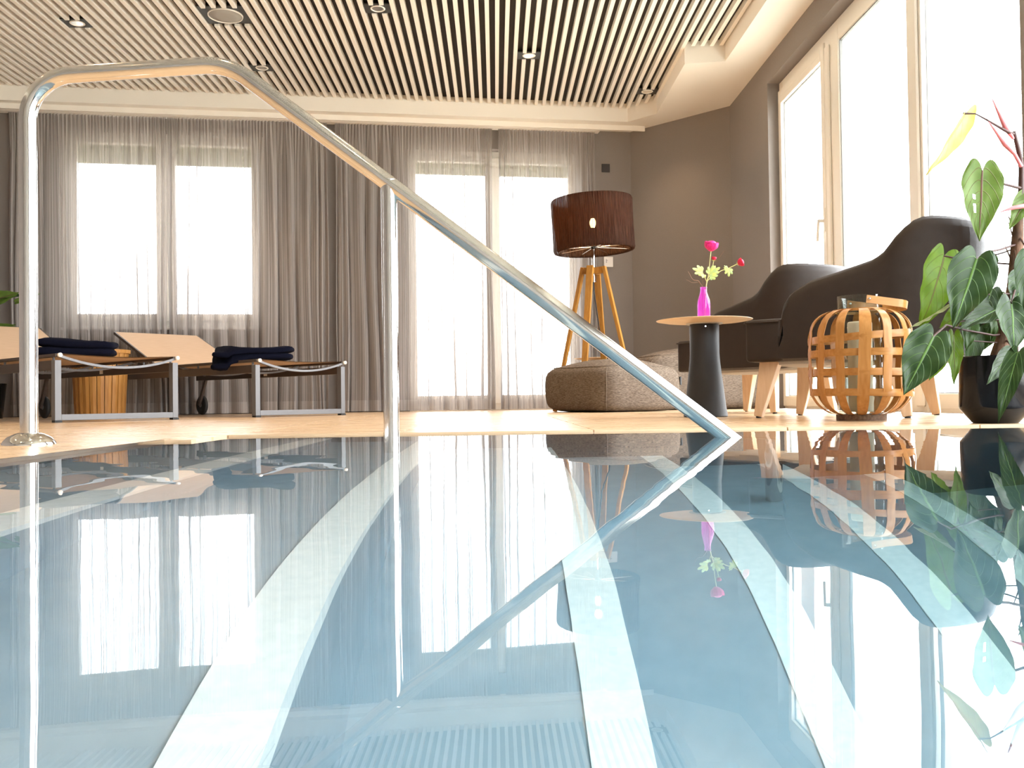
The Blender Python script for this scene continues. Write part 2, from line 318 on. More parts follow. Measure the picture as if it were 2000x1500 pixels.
# ------------------------------------------------------------------ floor and tiles
fl = MB()
for lo, hi in (((XL - .3, YN - .3, -.20), (POOL['x0'], 9.6, -.012)), ((POOL['x0'], POOL['y1'], -.20), (2.5, 9.6, -.012)),
               ((POOL['x1'], YN - .3, -.20), (2.5, POOL['y1'], -.012)), ((POOL['x0'], YN - .3, -.20), (POOL['x1'], POOL['y0'], -.012)),
               ((POOL['x0'], 2.47, -.20), (-.82, POOL['y1'], -.012))):
    fl.box(lo, hi)
floor = fl.build('floor', M_grout); tag(floor, kind='structure')
tile_cache = {}
def tile(x0, x1, y0, y1):
    g = .002; k = (round(x1 - x0, 3), round(y1 - y0, 3))
    if k not in tile_cache:
        b = MB().box((-k[0]/2 + g, -k[1]/2 + g, -.012), (k[0]/2 - g, k[1]/2 - g, 0)); tile_cache[k] = b.me('tile'); tile_cache[k].materials.append(M_tile)
    o = bpy.data.objects.new('tile', tile_cache[k]); COL.objects.link(o); o.parent = floor; o.location = ((x0 + x1)/2, (y0 + y1)/2, R.uniform(-.0004, .0002))
def tilefield(x0, x1, y0, y1, tx, ty, ox, oy):
    xs = [x0] + [v for v in (ox + i*tx for i in range(-20, 40)) if x0 + .03 < v < x1 - .03] + [x1]
    ys = [y0] + [v for v in (oy + i*ty for i in range(-20, 40)) if y0 + .03 < v < y1 - .03] + [y1]
    for i in range(len(xs) - 1):
        for j in range(len(ys) - 1): tile(xs[i], xs[i+1], ys[j], ys[j+1])
tilefield(-4.40, -.82, 2.80, 9.3, .6, .9, -.90, 2.80)
tilefield(-.82, XW, 2.80, 9.3, .6, .9, -.90, 2.80)
tilefield(-4.40, -.90, YN, 2.80, .6, .9, -.90, 2.80)
tile(-.90, -.82, 2.47, 2.80)
tilefield(1.95, XW, YN, 2.80, .6, .9, -.90, 2.80)
tilefield(-.90, 1.95, YN, -2.4, .6, .9, -.90, 2.80)
ed = MB().box((-.901, -2.4, -.03), (-.893, 2.47, .0012)); e = ed.build('trim_1', M_steel); tag(e, kind='structure')

# ------------------------------------------------------------------ pool
pool = thing('pool', 'sunken indoor pool with blue grey steps and white step edges under water', 'pool', (.5, .2, 0)); PL = (-.5, -.2, 0)
def ploc(mb): 
    for v in mb.V: v -= Vector((.5, .2, 0))
    return mb
pw = MB()
pw.box((-1.2, -2.7, -2.3), (-.90, 3.1, -.10)); pw.box((1.95, -2.7, -2.3), (2.25, 3.1, -.10)); pw.box((-.90, 2.80, -2.3), (1.95, 3.1, -.02)); pw.box((-.90, -2.7, -2.3), (1.95, -2.4, -.10))
pw.box((-.90, -2.4, -.3), (-.893, 2.47, -.012)); pw.box((-.90, 2.47, -2.3), (-.82, 2.80, -.012))
ploc(pw).build('basin_wall', M_poolwall, pool)
ploc(MB().box((-1.2, -2.7, -2.4), (2.25, 3.1, -1.85))).build('basin_floor', M_tread, pool)
SX = [-.90, -.505, -.174, .165, .508, .868, 1.202]; SD = [.19, .42, .77, 1.08, 1.32, 1.57]
for k in range(6):
    st = ploc(MB().box((SX[k], -2.4, -1.86), (SX[k+1], 2.80, -SD[k]))).build('step', M_tread, pool)
    ploc(MB().box((SX[k+1] - .067, -2.4, -SD[k] - .03), (SX[k+1] + .003, 2.80, -SD[k] + .003))).build('step_edge', M_nosing, st)
wt = MB().box((-1.0, -2.5, -2.35), (2.05, 2.9, -.006)).build('water', M_water); tag(wt, kind='structure')

# ------------------------------------------------------------------ walls
def quadwall(mb, x0, x1, y0, y1, z0, z1): return mb.box((x0, y0, z0), (x1, y1, z1))
H = 3.05
def wall_with_holes(name, u0, u1, n0, n1, holes, M, z1=H):
    mb = MB(); us = sorted({u0, u1, *[h[0] for h in holes], *[h[1] for h in holes]})
    for a, b in zip(us, us[1:]):
        hs = [h for h in holes if h[0] <= a + 1e-6 and h[1] >= b - 1e-6]
        if not hs: mb.box((a, n0, 0), (b, n1, z1))
        else:
            h = hs[0]
            if h[2] > 0.001: mb.box((a, n0, 0), (b, n1, h[2]))
            if h[3] < z1: mb.box((a, n0, h[3]), (b, n1, z1))
    for v in mb.V: v[:] = M @ v
    o = mb.build(name, M_wall); tag(o, kind='structure'); return o
W1 = (.42, 2.21, .797, 2.60); W2 = (3.536, 5.216, 0.0, 2.53)
wall_with_holes('wall_back', -.45, 5.745, WN, WN + WT, [W1, W2], MC)
MR = Matrix(((0, 1, 0, XW), (-1, 0, 0, 0), (0, 0, 1, 0), (0, 0, 0, 1)))     # u = -y, n = x - XW
wall_with_holes('wall_right', -YC, -YN, 0.0, WT, [(-7.07, -3.66, 0.0, 2.55), (-3.05, 2.3, 0.0, 2.55)], MR)
ca = MB().prism([(CORNER.x, CORNER.y), (XW, YC), (XW + .3, YC + .02), (XW + .3, YC + .3), (CORNER.x + .2, CORNER.y + .35), (CORNER.x - .02, CORNER.y + .3)], 0, H)
o = ca.build('wall_corner', M_wall); tag(o, kind='structure')
o = MB().box((XL - .3, YN, 0), (XL, 8.4, H)).build('wall_left', M_wall); tag(o, kind='structure')
o = MB().box((XL - .3, YN - .3, 0), (XW + .3, YN, H)).build('wall_front', pmat('wall_paint_pale', (.50, .47, .44), .7)); tag(o, kind='structure')
sk = MB(); dv = (Vector((XW, YC)) - CORNER).normalized(); nv = Vector((-dv.y, dv.x)); 
if nv.y > 0: nv = -nv
c0 = CORNER; c1 = Vector((XW, YC))
sk.prism([c0 + dv*.01, c1 - dv*.01, c1 - dv*.01 + nv*.014, c0 + dv*.01 + nv*.014], 0, .07); o = sk.build('baseboard_1', M_legwood); tag(o, kind='structure')
o = MB().box((XW - .014, 7.09, 0), (XW, YC - .02, .07)).build('baseboard_2', M_legwood); tag(o, kind='structure')

# ------------------------------------------------------------------ ceiling: soffit ring, recess, slats
fz = lambda x: 7.889 + (x + 4.24) / (1.295 + 4.24) * (8.651 - 7.889)      # far edge of the recess
rec = [(-4.30, -2.6), (1.842, -2.6), (1.842, 7.104), (1.531, 7.150), (1.531, 8.407), (1.295, 8.651), (-4.30, fz(-4.30))]
outer = [(XL - .2, YN - .2), (XW + .2, YN - .2), (XW + .2, YC + .02), (CORNER.x + .1, CORNER.y + .25), (XL - .2, 8.3)]
def ring(bm_name):
    bm = bmesh.new()
    vo = [bm.verts.new((x, y, HS)) for x, y in outer]; vi = [bm.verts.new((x, y, HS)) for x, y in rec]
    es = [bm.edges.new((vs[i], vs[(i+1) % len(vs)])) for vs in (vo, vi) for i in range(len(vs))]
    bmesh.ops.triangle_fill(bm, edges=es, use_beauty=True)
    top = bmesh.ops.extrude_edge_only(bm, edges=[e for e in bm.edges if all(v in vi for v in e.verts) and len(e.link_faces) == 1])
    for v in [g for g in top['geom'] if isinstance(g, bmesh.types.BMVert)]: v.co.z = 3.0
    me = bpy.data.meshes.new(bm_name); bm.normal_update(); bm.to_mesh(me); bm.free(); return me
ceil = link('ceiling', ring('ceiling'), M_white); tag(ceil, kind='structure')
MB().prism([(x, y) for x, y in ((XL - .25, YN - .25), (XW + .25, YN - .25), (XW + .25, 9.4), (XL - .25, 9.4))], 2.9155, 3.02).build('backing_panel', M_black, ceil)
PITCH = .07363; X0 = -3.01 + PITCH / 2       # gap centre of the row of lamps is the slat phase
LAMPS = [(-3.01, 6.64), (-1.905, 7.55), (-.80, 6.42), (.304, 7.32), (1.409, 8.20), (1.409, 6.20)]
HIDDEN = [(-3.01, 4.4), (-1.905, 5.3), (-.80, 4.2), (.304, 5.1), (1.409, 4.0), (-3.01, 2.2), (-.80, 2.0), (.304, 3.0), (-1.905, 3.1), (-1.905, .6), (.304, .6)]
SPK = (-1.905, 6.53)
cuts = [(x - .082, x + .082, y - .075, y + .075) for x, y in LAMPS + HIDDEN] + [(SPK[0] - .155, SPK[0] + .155, SPK[1] - .15, SPK[1] + .15)]
slat_cache = {}
def slat(x, y0, y1):
    k = round(y1 - y0, 2)
    if k not in slat_cache:
        slat_cache[k] = MB().box((-.0150, -k/2, 0), (.0150, k/2, ZS1 - ZS0)).me('slat'); slat_cache[k].materials.append(M_slat)
    o = bpy.data.objects.new('slat', slat_cache[k]); COL.objects.link(o); o.parent = ceil; o.location = (x, (y0 + y1)/2, ZS0)
i0 = math.ceil((-4.27 - X0) / PITCH)
nsl = 0
for i in range(i0, 200):
    x = X0 + i * PITCH
    if x > 1.825: break
    yf = fz(x) if x < 1.295 else (8.651 - (x - 1.295) * 1.034 if x < 1.531 else 7.12)
    segs = [(-2.6, yf - .002)]
    for cx0, cx1, cy0, cy1 in cuts:
        if cx0 < x < cx1:
            ns = []
            for a, b in segs:
                if cy0 > a and cy1 < b: ns += [(a, cy0), (cy1, b)]
                else: ns.append((a, b))
            segs = ns
    for a, b in segs:
        if b - a > .03: slat(x, a, b); nsl += 1
pel = MB().box((-.12, -.02, HS - .048), (5.83, .0, HS)); 
for v in pel.V: v[:] = MC @ v
o = pel.build('trim_2', M_white); tag(o, kind='structure')

# downlights
def downlight_proto():
    t = thing('ceiling_downlight', '', 'light')
    MB().box((-.092, -.074, .005), (.092, .074, .013)).build('mounting_plate', M_plate, t)
    MB().lathe([(.042, .012), (.052, .012), (.053, .004), (.047, .000), (.041, .003)], 28, closed=True).build('trim_ring', M_frame, t, smooth=True)
    MB().lathe([(.041, .004), (.034, .022), (.024, .036), (.016, .040)], 24).build('reflector', M_reflector, t, smooth=True)
    MB().lathe([(.0001, .0), (.010, .003), (.013, .010), (.010, .018), (.0001, .02)], 12, c=(0, 0, .014)).build('lamp', M_led, t, smooth=True)
    return t
def copy_tree(o, parent=None):
    c = o.copy(); COL.objects.link(c)
    if parent is not None: c.parent = parent
    for ch in list(o.children): copy_tree(ch, c)
    return c
dl0 = downlight_proto()
LBL = ['round downlight in the slats at the far left of the ceiling', 'round downlight between slats behind the upper bend of the handrail', 'round downlight near the top edge right of the round speaker',
       'round downlight in the middle of the slats above the tripod lamp', 'round downlight at the slats by the ceiling step next to the angled wall', 'round downlight by the ceiling notch cut off by the top edge of the photo']
def spot(x, y, z):
    ld = bpy.data.lights.new('downlight_beam', 'SPOT'); ld.energy = DOWN_W; ld.color = WARM; ld.spot_size = radians(96); ld.spot_blend = .8; ld.shadow_soft_size = .035
    lo = bpy.data.objects.new('downlight_beam', ld); COL.objects.link(lo); return lo
for i, (x, y) in enumerate(LAMPS + HIDDEN):
    t = dl0 if i == 0 else copy_tree(dl0)
    t.location = (x, y, ZS0 + .004)
    t['label'] = LBL[i] if i < 6 else 'recessed downlight in the slats over the pool beyond the top edge of the photo'; t['group'] = 'recessed ceiling downlights' if i < 6 else 'downlights over the pool out of frame'
    lo = spot(x, y, 0); lo.data.energy *= .45 if y > 8 else 1; lo.parent = t; lo.location = (0, 0, -.004)
sp = thing('ceiling_speaker', 'round grey speaker on a black square plate in the slatted ceiling', 'speaker', (SPK[0], SPK[1], ZS0 + .004))
MB().box((-.165, -.148, .012), (.165, .148, .022)).build('mounting_plate', M_plate, sp)
MB().lathe([(.0001, .003), (.06, .002), (.115, .006), (.116, .012)], 40).build('grille', M_grille, sp, smooth=True)
MB().lathe([(.116, .012), (.116, .003), (.122, .001), (.124, .012)], 40, closed=True).build('rim', M_frame, sp, smooth=True)

# ------------------------------------------------------------------ windows
def portal(M, u0, u1, n, z0, z1):
    ld = bpy.data.lights.new('daylight_portal', 'AREA'); ld.shape = 'RECTANGLE'; ld.size = u1 - u0; ld.size_y = z1 - z0; ld.cycles.is_portal = True
    lo = bpy.data.objects.new('daylight_portal', ld); COL.objects.link(lo)
    c = M @ Vector(((u0 + u1)/2, n, (z0 + z1)/2)); x = (M.to_3x3() @ Vector((1, 0, 0))); nn = (M.to_3x3() @ Vector((0, 1, 0)))
    z = nn; y = Vector((0, 0, 1)); x = y.cross(z); lo.matrix_world = Matrix(((x.x, y.x, z.x, c.x), (x.y, y.y, z.y, c.y), (x.z, y.z, z.z, c.z), (0, 0, 0, 1)))
def frame_part(name, M, parts, parent, mat=M_frame, bev=.004):
    mb = MB()
    for lo, hi in parts: mb.box(lo, hi)
    for v in mb.V: v[:] = M @ v
    o = mb.build(name, mat, parent, bevel=bev, seg=1); return o
def rect(u0, u1, z0, z1, wd, n0, n1): 
    return [((u0, n0, z0), (u0 + wd, n1, z1)), ((u1 - wd, n0, z0), (u1, n1, z1)), ((u0 + wd, n0, z0), (u1 - wd, n1, z0 + wd)), ((u0 + wd, n0, z1 - wd), (u1 - wd, n1, z1))]
def pane(M, u0, u1, z0, z1, n, parent):
    mb = MB().box((u0, n, z0), (u1, n + .008, z1)); 
    for v in mb.V: v[:] = M @ v
    return mb.build('pane', M_glass, parent)
def casement(name, M, W, n, glass, blind_z, bottom=.07):
    u0, u1, z0, z1 = W
    root = frame_part(name, M, rect(u0, u1, z0, z1, .085, n, n + .07), None); tag(root, kind='structure')
    for g0, g1, gz0, gz1 in glass:
        s = frame_part('sash', M, rect(g0 - .055, g1 + .055, gz0 - bottom, gz1 + .05, .055, n - .012, n + .045) + ([((g0, n - .012, gz0 - bottom), (g1, n + .045, gz0))] if bottom > .06 else []), root)
        pane(M, g0 - .01, g1 + .01, gz0 - .01, gz1 + .01, n + .02, s)
        k = 0
        z = blind_z
        while z < gz1 + .03:
            frame_part('shutter_slat', M, [((g0 - .04, n + .085, z), (g1 + .04, n + .097, min(z + (.0485 if k < 1 else .0515), gz1 + .05)))], root, M_blind, .003); z += .05; k += 1
    return root
w1 = casement('window_1', MC, W1, WN + .10, [(.545, 1.232, .93, 2.50), (1.40, 2.085, .93, 2.50)], 2.33)
frame_part('mullion', MC, [((1.27, WN + .085, .86), (1.365, WN + .17, 2.55))], w1)
frame_part('sill', MC, [((.40, WN - .03, .775), (2.23, WN + .10, .797))], w1)
d1 = casement('door_1', MC, W2, WN + .10, [(3.60, 4.298, .145, 2.42), (4.438, 5.15, .145, 2.42)], 2.31, .085)
frame_part('mullion', MC, [((4.33, WN + .085, .06), (4.405, WN + .17, 2.47))], d1)
portal(MC, W1[0], W1[1], WN + .3, W1[2], W1[3]); portal(MC, W2[0], W2[1], WN + .3, W2[2], W2[3])
# right-hand window wall (u = -y)
n0 = XF - XW
w2 = frame_part('window_2', MR, rect(-7.06, -3.67, 0.0, 2.545, .075, n0, n0 + .08), None); tag(w2, kind='structure')
s = frame_part('sash', MR, rect(-7.045, -6.06, .02, 2.475, .062, n0 - .016, n0 + .05) + [((-6.99, n0 - .016, .08), (-6.12, n0 + .05, .10)), ((-6.99, n0 - .016, 2.37), (-6.12, n0 + .05, 2.42))], w2)
pane(MR, -6.995, -6.11, .085, 2.39, n0 + .02, s)
frame_part('gasket', MR, rect(-6.985, -6.12, .098, 2.372, .006, n0 + .010, n0 + .022), s, M_gasket, 0)
hn = MB(); hn.box((-6.105, n0 - .022, 1.20), (-6.075, n0 - .014, 1.36)); hn.box((-6.10, n0 - .06, 1.265), (-6.08, n0 - .02, 1.285)); hn.bar((-6.09, n0 - .058, 1.285), (-6.105, n0 - .062, 1.14), .018, .014)
for v in hn.V: v[:] = MR @ v
hn.build('handle', M_frame, s, bevel=.003)
frame_part('mullion', MR, [((-6.055, n0 - .005, .0), (-5.83, n0 + .085, 2.50))], w2); frame_part('mullion_cover', MR, [((-6.035, n0 - .022, .03), (-5.965, n0 - .004, 2.43))], w2, bev=.008)
pane(MR, -5.84, -4.83, .07, 2.49, n0 + .02, w2); frame_part('gasket', MR, rect(-5.825, -4.865, .098, 2.40, .007, n0 + .004, n0 + .022), w2, M_gasket, 0)
frame_part('rail_top', MR, [((-5.83, n0 - .002, 2.405), (-4.86, n0 + .05, 2.50))], w2); frame_part('rail_bottom', MR, [((-5.83, n0 - .002, .02), (-4.86, n0 + .05, .10))], w2)
frame_part('mullion', MR, [((-4.86, n0 - .005, .0), (-4.70, n0 + .085, 2.50))], w2); frame_part('mullion_cover', MR, [((-4.80, n0 - .022, .03), (-4.715, n0 - .004, 2.47))], w2, bev=.008)
pane(MR, -4.71, -3.72, .07, 2.49, n0 + .02, w2); frame_part('gasket', MR, rect(-4.66, -3.755, .098, 2.43, .006, n0 + .004, n0 + .022), w2, M_gasket, 0)
frame_part('rail_bottom', MR, [((-4.70, n0 - .002, .02), (-3.74, n0 + .05, .10))], w2)
portal(MR, -7.06, -3.67, .26, 0, 2.54)
w3 = frame_part('window_3', MR, rect(-3.04, 2.29, 0.0, 2.545, .08, n0, n0 + .08) + [((-1.30, n0, .0), (-1.16, n0 + .08, 2.5)), ((.44, n0, .0), (.58, n0 + .08, 2.5))], None); tag(w3, kind='structure')
pane(MR, -3.0, -1.2, .05, 2.5, n0 + .03, w3); pane(MR, -1.2, .5, .05, 2.5, n0 + .03, w3); pane(MR, .5, 2.25, .05, 2.5, n0 + .03, w3)
portal(MR, -3.04, 2.29, .26, 0, 2.54)
gr = MB().box((XW + .32, -40, -.3), (60, 60, -.06)).box((-40, 9.75, -.3), (XW + .32, 60, -.06)).build('ground', M_ground); tag(gr, kind='structure')

# ------------------------------------------------------------------ curtains
def curtain(u0, u1, seed, label, fold=.135, amp=.030, left_in=0.0, right_in=0.0, z1=2.70):
    rn = random.Random(seed); nz = 26; du = .0042; EX, EZ = .13, .10; LC_ = (u1 - u0) + 2*EX; nu = int(LC_ / du)
    def cpos(c):     # the cloth is bunched at both ends of a panel
        if c < EX + EZ: return u0 + c*EZ/(EX + EZ)
        if c > LC_ - EX - EZ: return u1 - (LC_ - c)*EZ/(EX + EZ)
        return u0 + c - EX
    ph = [rn.uniform(0, 6.28) for _ in range(8)]
    # irregular folds: a warped phase
    def phase(u): return 2*pi*u/fold + 1.5*sin(u*5.1 + ph[0]) + .9*sin(u*11.7 + ph[1]) + .5*sin(u*23.0 + ph[2])
    V = []; UV = []; L = u1 - u0; arc = 0.0
    for i in range(nu + 1):
        f = i / nu; cc = u0 + f*LC_; px_ = cpos(f*LC_); eg = max(0.0, 1 - min(px_ - u0, u1 - px_)/EZ)
        for j in range(nz + 1):
            g = j / nz; z = .008 + (z1 - .008) * g
            top = max(0.0, (z - 2.30) / .37); low = 1 - top
            a = amp * (.35 + .65 * (1 - g) ** .8) * (.55 + .45 * sin(cc*3.3 + ph[3])**2)
            p = phase(cc)
            n = .108 + a * (sin(p + .35*sin(3*z + ph[4])) + .35*sin(2.1*p + ph[5] + z*.8)) * (1 - .75*top) + .0075 * top * sin(2*pi*(cc)/.031 + 2*sin(u0*9 + f*L*17 + ph[6]))
            uu_ = px_ + .72 * (1 - .75*eg) * a * (1 - top) * cos(p + .5 + .4*sin(ph[7] + cc*2.2)) + left_in * (1 - f) ** 4 * (1 - g) - right_in * f ** 4 * (1 - g) + .012 * sin(p * .21 + 2.2 * z) * (1 - g)
            if z > z1 - .03: n -= .006
            V.append(MC @ Vector((uu_, n, z)))
    q = nz + 1
    for i in range(nu + 1):
        if i: arc += (V[i*q + 8] - V[(i-1)*q + 8]).length
        for j in range(q): UV.append((arc + u0 * 3, .008 + (z1 - .008) * j / nz))
    F = [(i*q+j, (i+1)*q+j, (i+1)*q+j+1, i*q+j+1) for i in range(nu) for j in range(nz)]
    me = mesh('curtain', V, F, UV); o = link('curtain', me, M_curtain, None, True); tag(o, label, 'curtain', 'sheer striped curtains on the long wall'); return o
curtain(.03, 1.362, 3, 'sheer grey curtain at the far left behind the loungers', amp=.040)
curtain(1.366, 2.79, 5, 'sheer grey curtain whose right half hangs over bare wall in the middle', amp=.046)
curtain(2.865, 4.345, 11, 'sheer grey curtain left of the slit over the patio door', amp=.046)
curtain(4.405, 5.36, 17, 'sheer grey curtain right of the slit, next to the tripod lamp', amp=.038, fold=.12)
tr = MB().box((-.05, .06, 2.698), (5.40, .14, 2.73)); 
for v in tr.V: v[:] = MC @ v
tr.build('curtain_track', M_frame, bpy.data.objects['trim_2'])
# wall fittings
def wallbox(name, label, cat, u, z, wd, hg, mat, dep=.012):
    mb = MB().box((u - wd/2, WN - dep, z - hg/2), (u + wd/2, WN - .0005, z + hg/2)); 
    for v in mb.V: v[:] = MC @ v
    o = mb.build(name, mat, None, bevel=.002, seg=1); tag(o, label, cat); return o
wallbox('wall_sensor', 'small dark square panel high on the wall above the tripod lamp', 'panel', 5.487, 2.372, .082, .082, M_switch)
wallbox('wall_sensor', 'small dark square panel showing through the middle curtain', 'panel', 2.40, 2.372, .082, .082, M_switch)
th = wallbox('thermostat', 'small white square thermostat on the wall below the lampshade', 'thermostat', 5.497, 1.442, .092, .10, M_thermo, .022)
mk = MB(); mk.box((5.472, WN - .0226, 1.43), (5.476, WN - .0221, 1.47)); mk.box((5.476, WN - .0226, 1.455), (5.49, WN - .0221, 1.459)); mk.box((5.476, WN - .0226, 1.44), (5.486, WN - .0221, 1.443))
for v in mk.V: v[:] = MC @ v
mk.build('display_mark', M_ink, th)

# ------------------------------------------------------------------ handrail
RY = 2.30; hr = thing('pool_handrail', 'bent stainless steel handrail running down into the pool', 'handrail', (-1.167, RY, 0)); HB = Vector((-1.167, RY, 0))
def rel(pts, b): return [Vector(p) - b for p in pts]
path = fillet_path([(-1.167, RY, .006), (-1.167, RY, .923), (-.665, RY, .954), (.70, RY, -.092), (.70, RY, -1.318)], [.115, .17, .12], 14)
MB().tube(rel(path, HB), .0212, 32).build('rail_tube', M_steel, hr, smooth=True)
MB().tube(rel([(-.263, RY, .655), (-.263, RY, .3), (-.263, RY, -.418)], HB), .0205, 28).build('support_post', M_steel, hr, smooth=True)
MB().lathe([(.0001, .030), (.024, .030), (.034, .027), (.050, .019), (.058, .010), (.062, .003), (.062, 0)], 40).build('floor_flange', M_chrome, hr, smooth=True)

# ------------------------------------------------------------------ sun loungers
LW, LF, LS, LH, LB, LA = .749, .358, .399, 1.402, .812, .393
def lounger(label, loc, th):
    t = thing('sun_lounger', label, 'sun lounger', loc, th, 'sun loungers by the pool')
    # x = across, y = lengthwise to the back
    for x in (0, LW - .036): 
        MB().box((x, 0, .012), (x + .036, .05, LF)).build('front_leg', M_alu, t, bevel=.003)
        MB().box((x, .0, 0), (x + .04, .045, .012)).build('glide', M_rubber, t)
    MB().box((.036, 0, .012), (LW - .036, .05, .047)).build('floor_bar', M_alu, t, bevel=.003)
    for x in (.002, LW - .034): 
        MB().box((x, .05, LF - .055), (x + .032, 2.12, LF)).build('side_rail', M_alud, t, bevel=.002)
        for y in (.06, .42, .80, 1.18, 1.6, 2.0): MB().tube([(x + .016, y, LF - .004), (x + .016, y, LS - .012)], .0075, 8).build('spacer', M_alu, t, smooth=True)
        MB().box((x - .004, -.012, LS - .022), (x + .036, LH, LS - .004)).build('sling_rail', M_alud, t, bevel=.002)
        MB().lathe([(.0001, 0), (.012, .002), (.013, .02), (.0001, .022)], 12, c=(0, 0, 0), M=Matrix.Translation((x + .016, -.012, LS - .013)) @ Matrix.Rotation(pi/2, 4, 'X')).build('end_cap', M_frame, t, smooth=True)
    for k, y in enumerate((.0, .55, 1.10)):
        mb = MB(); n = 18; pts = [(.02 + (LW - .04)*i/n, y, LS - .016 - .062*(1 - (2*i/n - 1)**2)) for i in range(n + 1)]
        for a, b in zip(pts, pts[1:]): mb.bar(a, (b[0] + .001, b[1], b[2]), .03, .014)
        mb.build('cross_bow', M_alu, t)
    sl = MB().grid(lambda a, b: Vector((.02 + (LW - .04)*a, -.006 + (LH + .006)*b, LS - .002 - .012*sin(pi*a))), 12, 10); sl.grid(lambda a, b: Vector((.02 + (LW - .04)*a, -.006 + (LH + .006)*b, LS - .006 - .012*sin(pi*a))), 12, 10)
    sl.build('sling', M_sling, t, smooth=True, recalc=False)
    hm = Matrix.Translation((0, LH, LS - .004)) @ Matrix.Rotation(LA, 4, 'X')
    b = MB().box((.010, .0, -.003), (LW - .010, LB, .004), hm); b.build('backrest', M_sling, t)
    bf = MB(); bf.box((-.004, 0, -.018), (.010, LB + .005, .004), hm); bf.box((LW - .010, 0, -.018), (LW + .004, LB + .005, .004), hm); bf.box((.010, LB - .008, -.016), (LW - .010, LB + .005, .0035), hm); bf.box((.010, -.01, -.02), (LW - .010, .012, -.004), hm)
    bf.build('backrest_frame', M_alud, t)
    for x in (.1, LW - .1): MB().bar((x, LH + .45, LF - .02), (x, LH + .60, LS + .235), .02, .012).build('backrest_prop', M_alu, t)
    for x, q in ((.018, -1), (LW - .018, 1)):
        MB().bar((x, 1.98, LF - .05), (x, 2.10, .085), .018, .032).build('rear_leg', M_alud, t)
        wh = MB().lathe([(.0001, -.014), (.03, -.016), (.076, -.016), (.086, -.008), (.086, .008), (.076, .016), (.03, .016), (.0001, .014)], 24, M=Matrix.Translation((x + q*.03, 2.10, .086)) @ Matrix.Rotation(pi/2, 4, 'Y')).build('wheel', M_rubber, t, smooth=True)
        MB().lathe([(.0001, -.018), (.02, -.018), (.02, .018), (.0001, .018)], 14, M=Matrix.Translation((x + q*.03, 2.10, .086)) @ Matrix.Rotation(pi/2, 4, 'Y')).build('wheel_hub', M_alu, wh, smooth=True)
    MB().box((LW - .0345, .98, LF - .043), (LW - .0335, 1.03, LF - .012)).build('plate', M_frame, t)
    return t
lg1 = lounger('sun lounger cut off by the left edge, its foot end by the handrail base', (-2.51, 5.236, 0), .827)
lg2 = lounger('sun lounger standing free in front of the middle curtain', (-1.627, 6.207, 0), .812)
def towel(label, lg, x, y, rz, W, D, Hh, droop):
    mb = MB(); nu, nv = 64, 22
    sg = lambda v, e: math.copysign(abs(v)**e, v)
    for lay in range(2):
        rn = Vector((R.uniform(0, 9), 3, lay)); z0 = Hh*.43*lay
        def f(a, b):
            th_ = 2*pi*a; ph_ = -pi/2 + pi*b; e1, e2 = .30, .62
            z = sg(sin(ph_), e2); c = sg(cos(ph_), e2); x_ = c*sg(cos(th_), e1); y_ = c*sg(sin(th_), e1); k_ = 1 - .02*lay
            p = Vector((x_*W/2*k_ + .012*lay, y_*D/2*k_, (z + 1)*Hh*.285 + z0)); big = noise.noise(Vector((p.x*5, p.y*5, lay)) + rn)
            p.z += (.016*big + .010*sin(p.x*8 + rn.x)*lay)*min(1, p.z/.03) + noise.noise(p*40 + rn)*.003
            p.x += .010*noise.noise(Vector((p.y*14, p.z*20, 1)) + rn); p.y += .010*noise.noise(Vector((p.x*10, p.z*20, 5)) + rn)
            lx = x + p.x*cos(rz) - p.y*sin(rz)
            if droop and lx < -.014: p.z -= min(.075, (-.014 - lx)*droop)*(1 - .45*lay)
            return p
        mb.grid(f, nu, nv, close_u=True)
    o = mb.build('folded_towel', M_towel, None, smooth=True)
    M = Matrix.Translation(lg.location) @ Matrix.Rotation(lg.rotation_euler.z, 4, 'Z') @ Matrix.Translation((x, y, LS - .004)) @ Matrix.Rotation(rz, 4, 'Z')
    o.matrix_world = M; tag(o, label, 'towel', 'folded navy towels'); return o

# ------------------------------------------------------------------ wooden bucket
bk = thing('slatted_bucket', 'round orange brown wooden slatted bucket standing between the two loungers', 'bucket', (-3.10, 7.2, 0))
NB = 22
def rb(z): return .178 + (.205 - .178) * z / .5
for k in range(NB):
    a = 2*pi*k/NB; hw = pi/NB*.90; V = []
    for z in (.02, .5):
        r1 = rb(z); 
        for rr_, s_ in ((r1, -1), (r1, 1), (r1 - .014, 1), (r1 - .014, -1)): V.append(Vector((rr_*cos(a + s_*hw), rr_*sin(a + s_*hw), z)))
        V.append(Vector(((r1 + .004)*cos(a), (r1 + .004)*sin(a), z)))
    MB().add(V, [(0,4,1,2,3), (8,7,6,9,5), (0,5,9,4), (4,9,6,1), (1,6,7,2), (2,7,8,3), (3,8,5,0)]).build('slat', M_bucket, bk)
MB().lathe([(.205, .5), (.222, .5), (.224, .528), (.196, .528), (.196, .5)], 40, closed=True).build('rim', M_bucket, bk)
MB().lathe([(.0001, .012), (.186, .012), (.187, .03), (.0001, .03)], 40).build('base', M_bucket, bk)
MB().lathe([(.160, .03), (.185, .495), (.18, .495), (.155, .03)], 32, closed=True).build('liner', M_alud, bk, smooth=True)

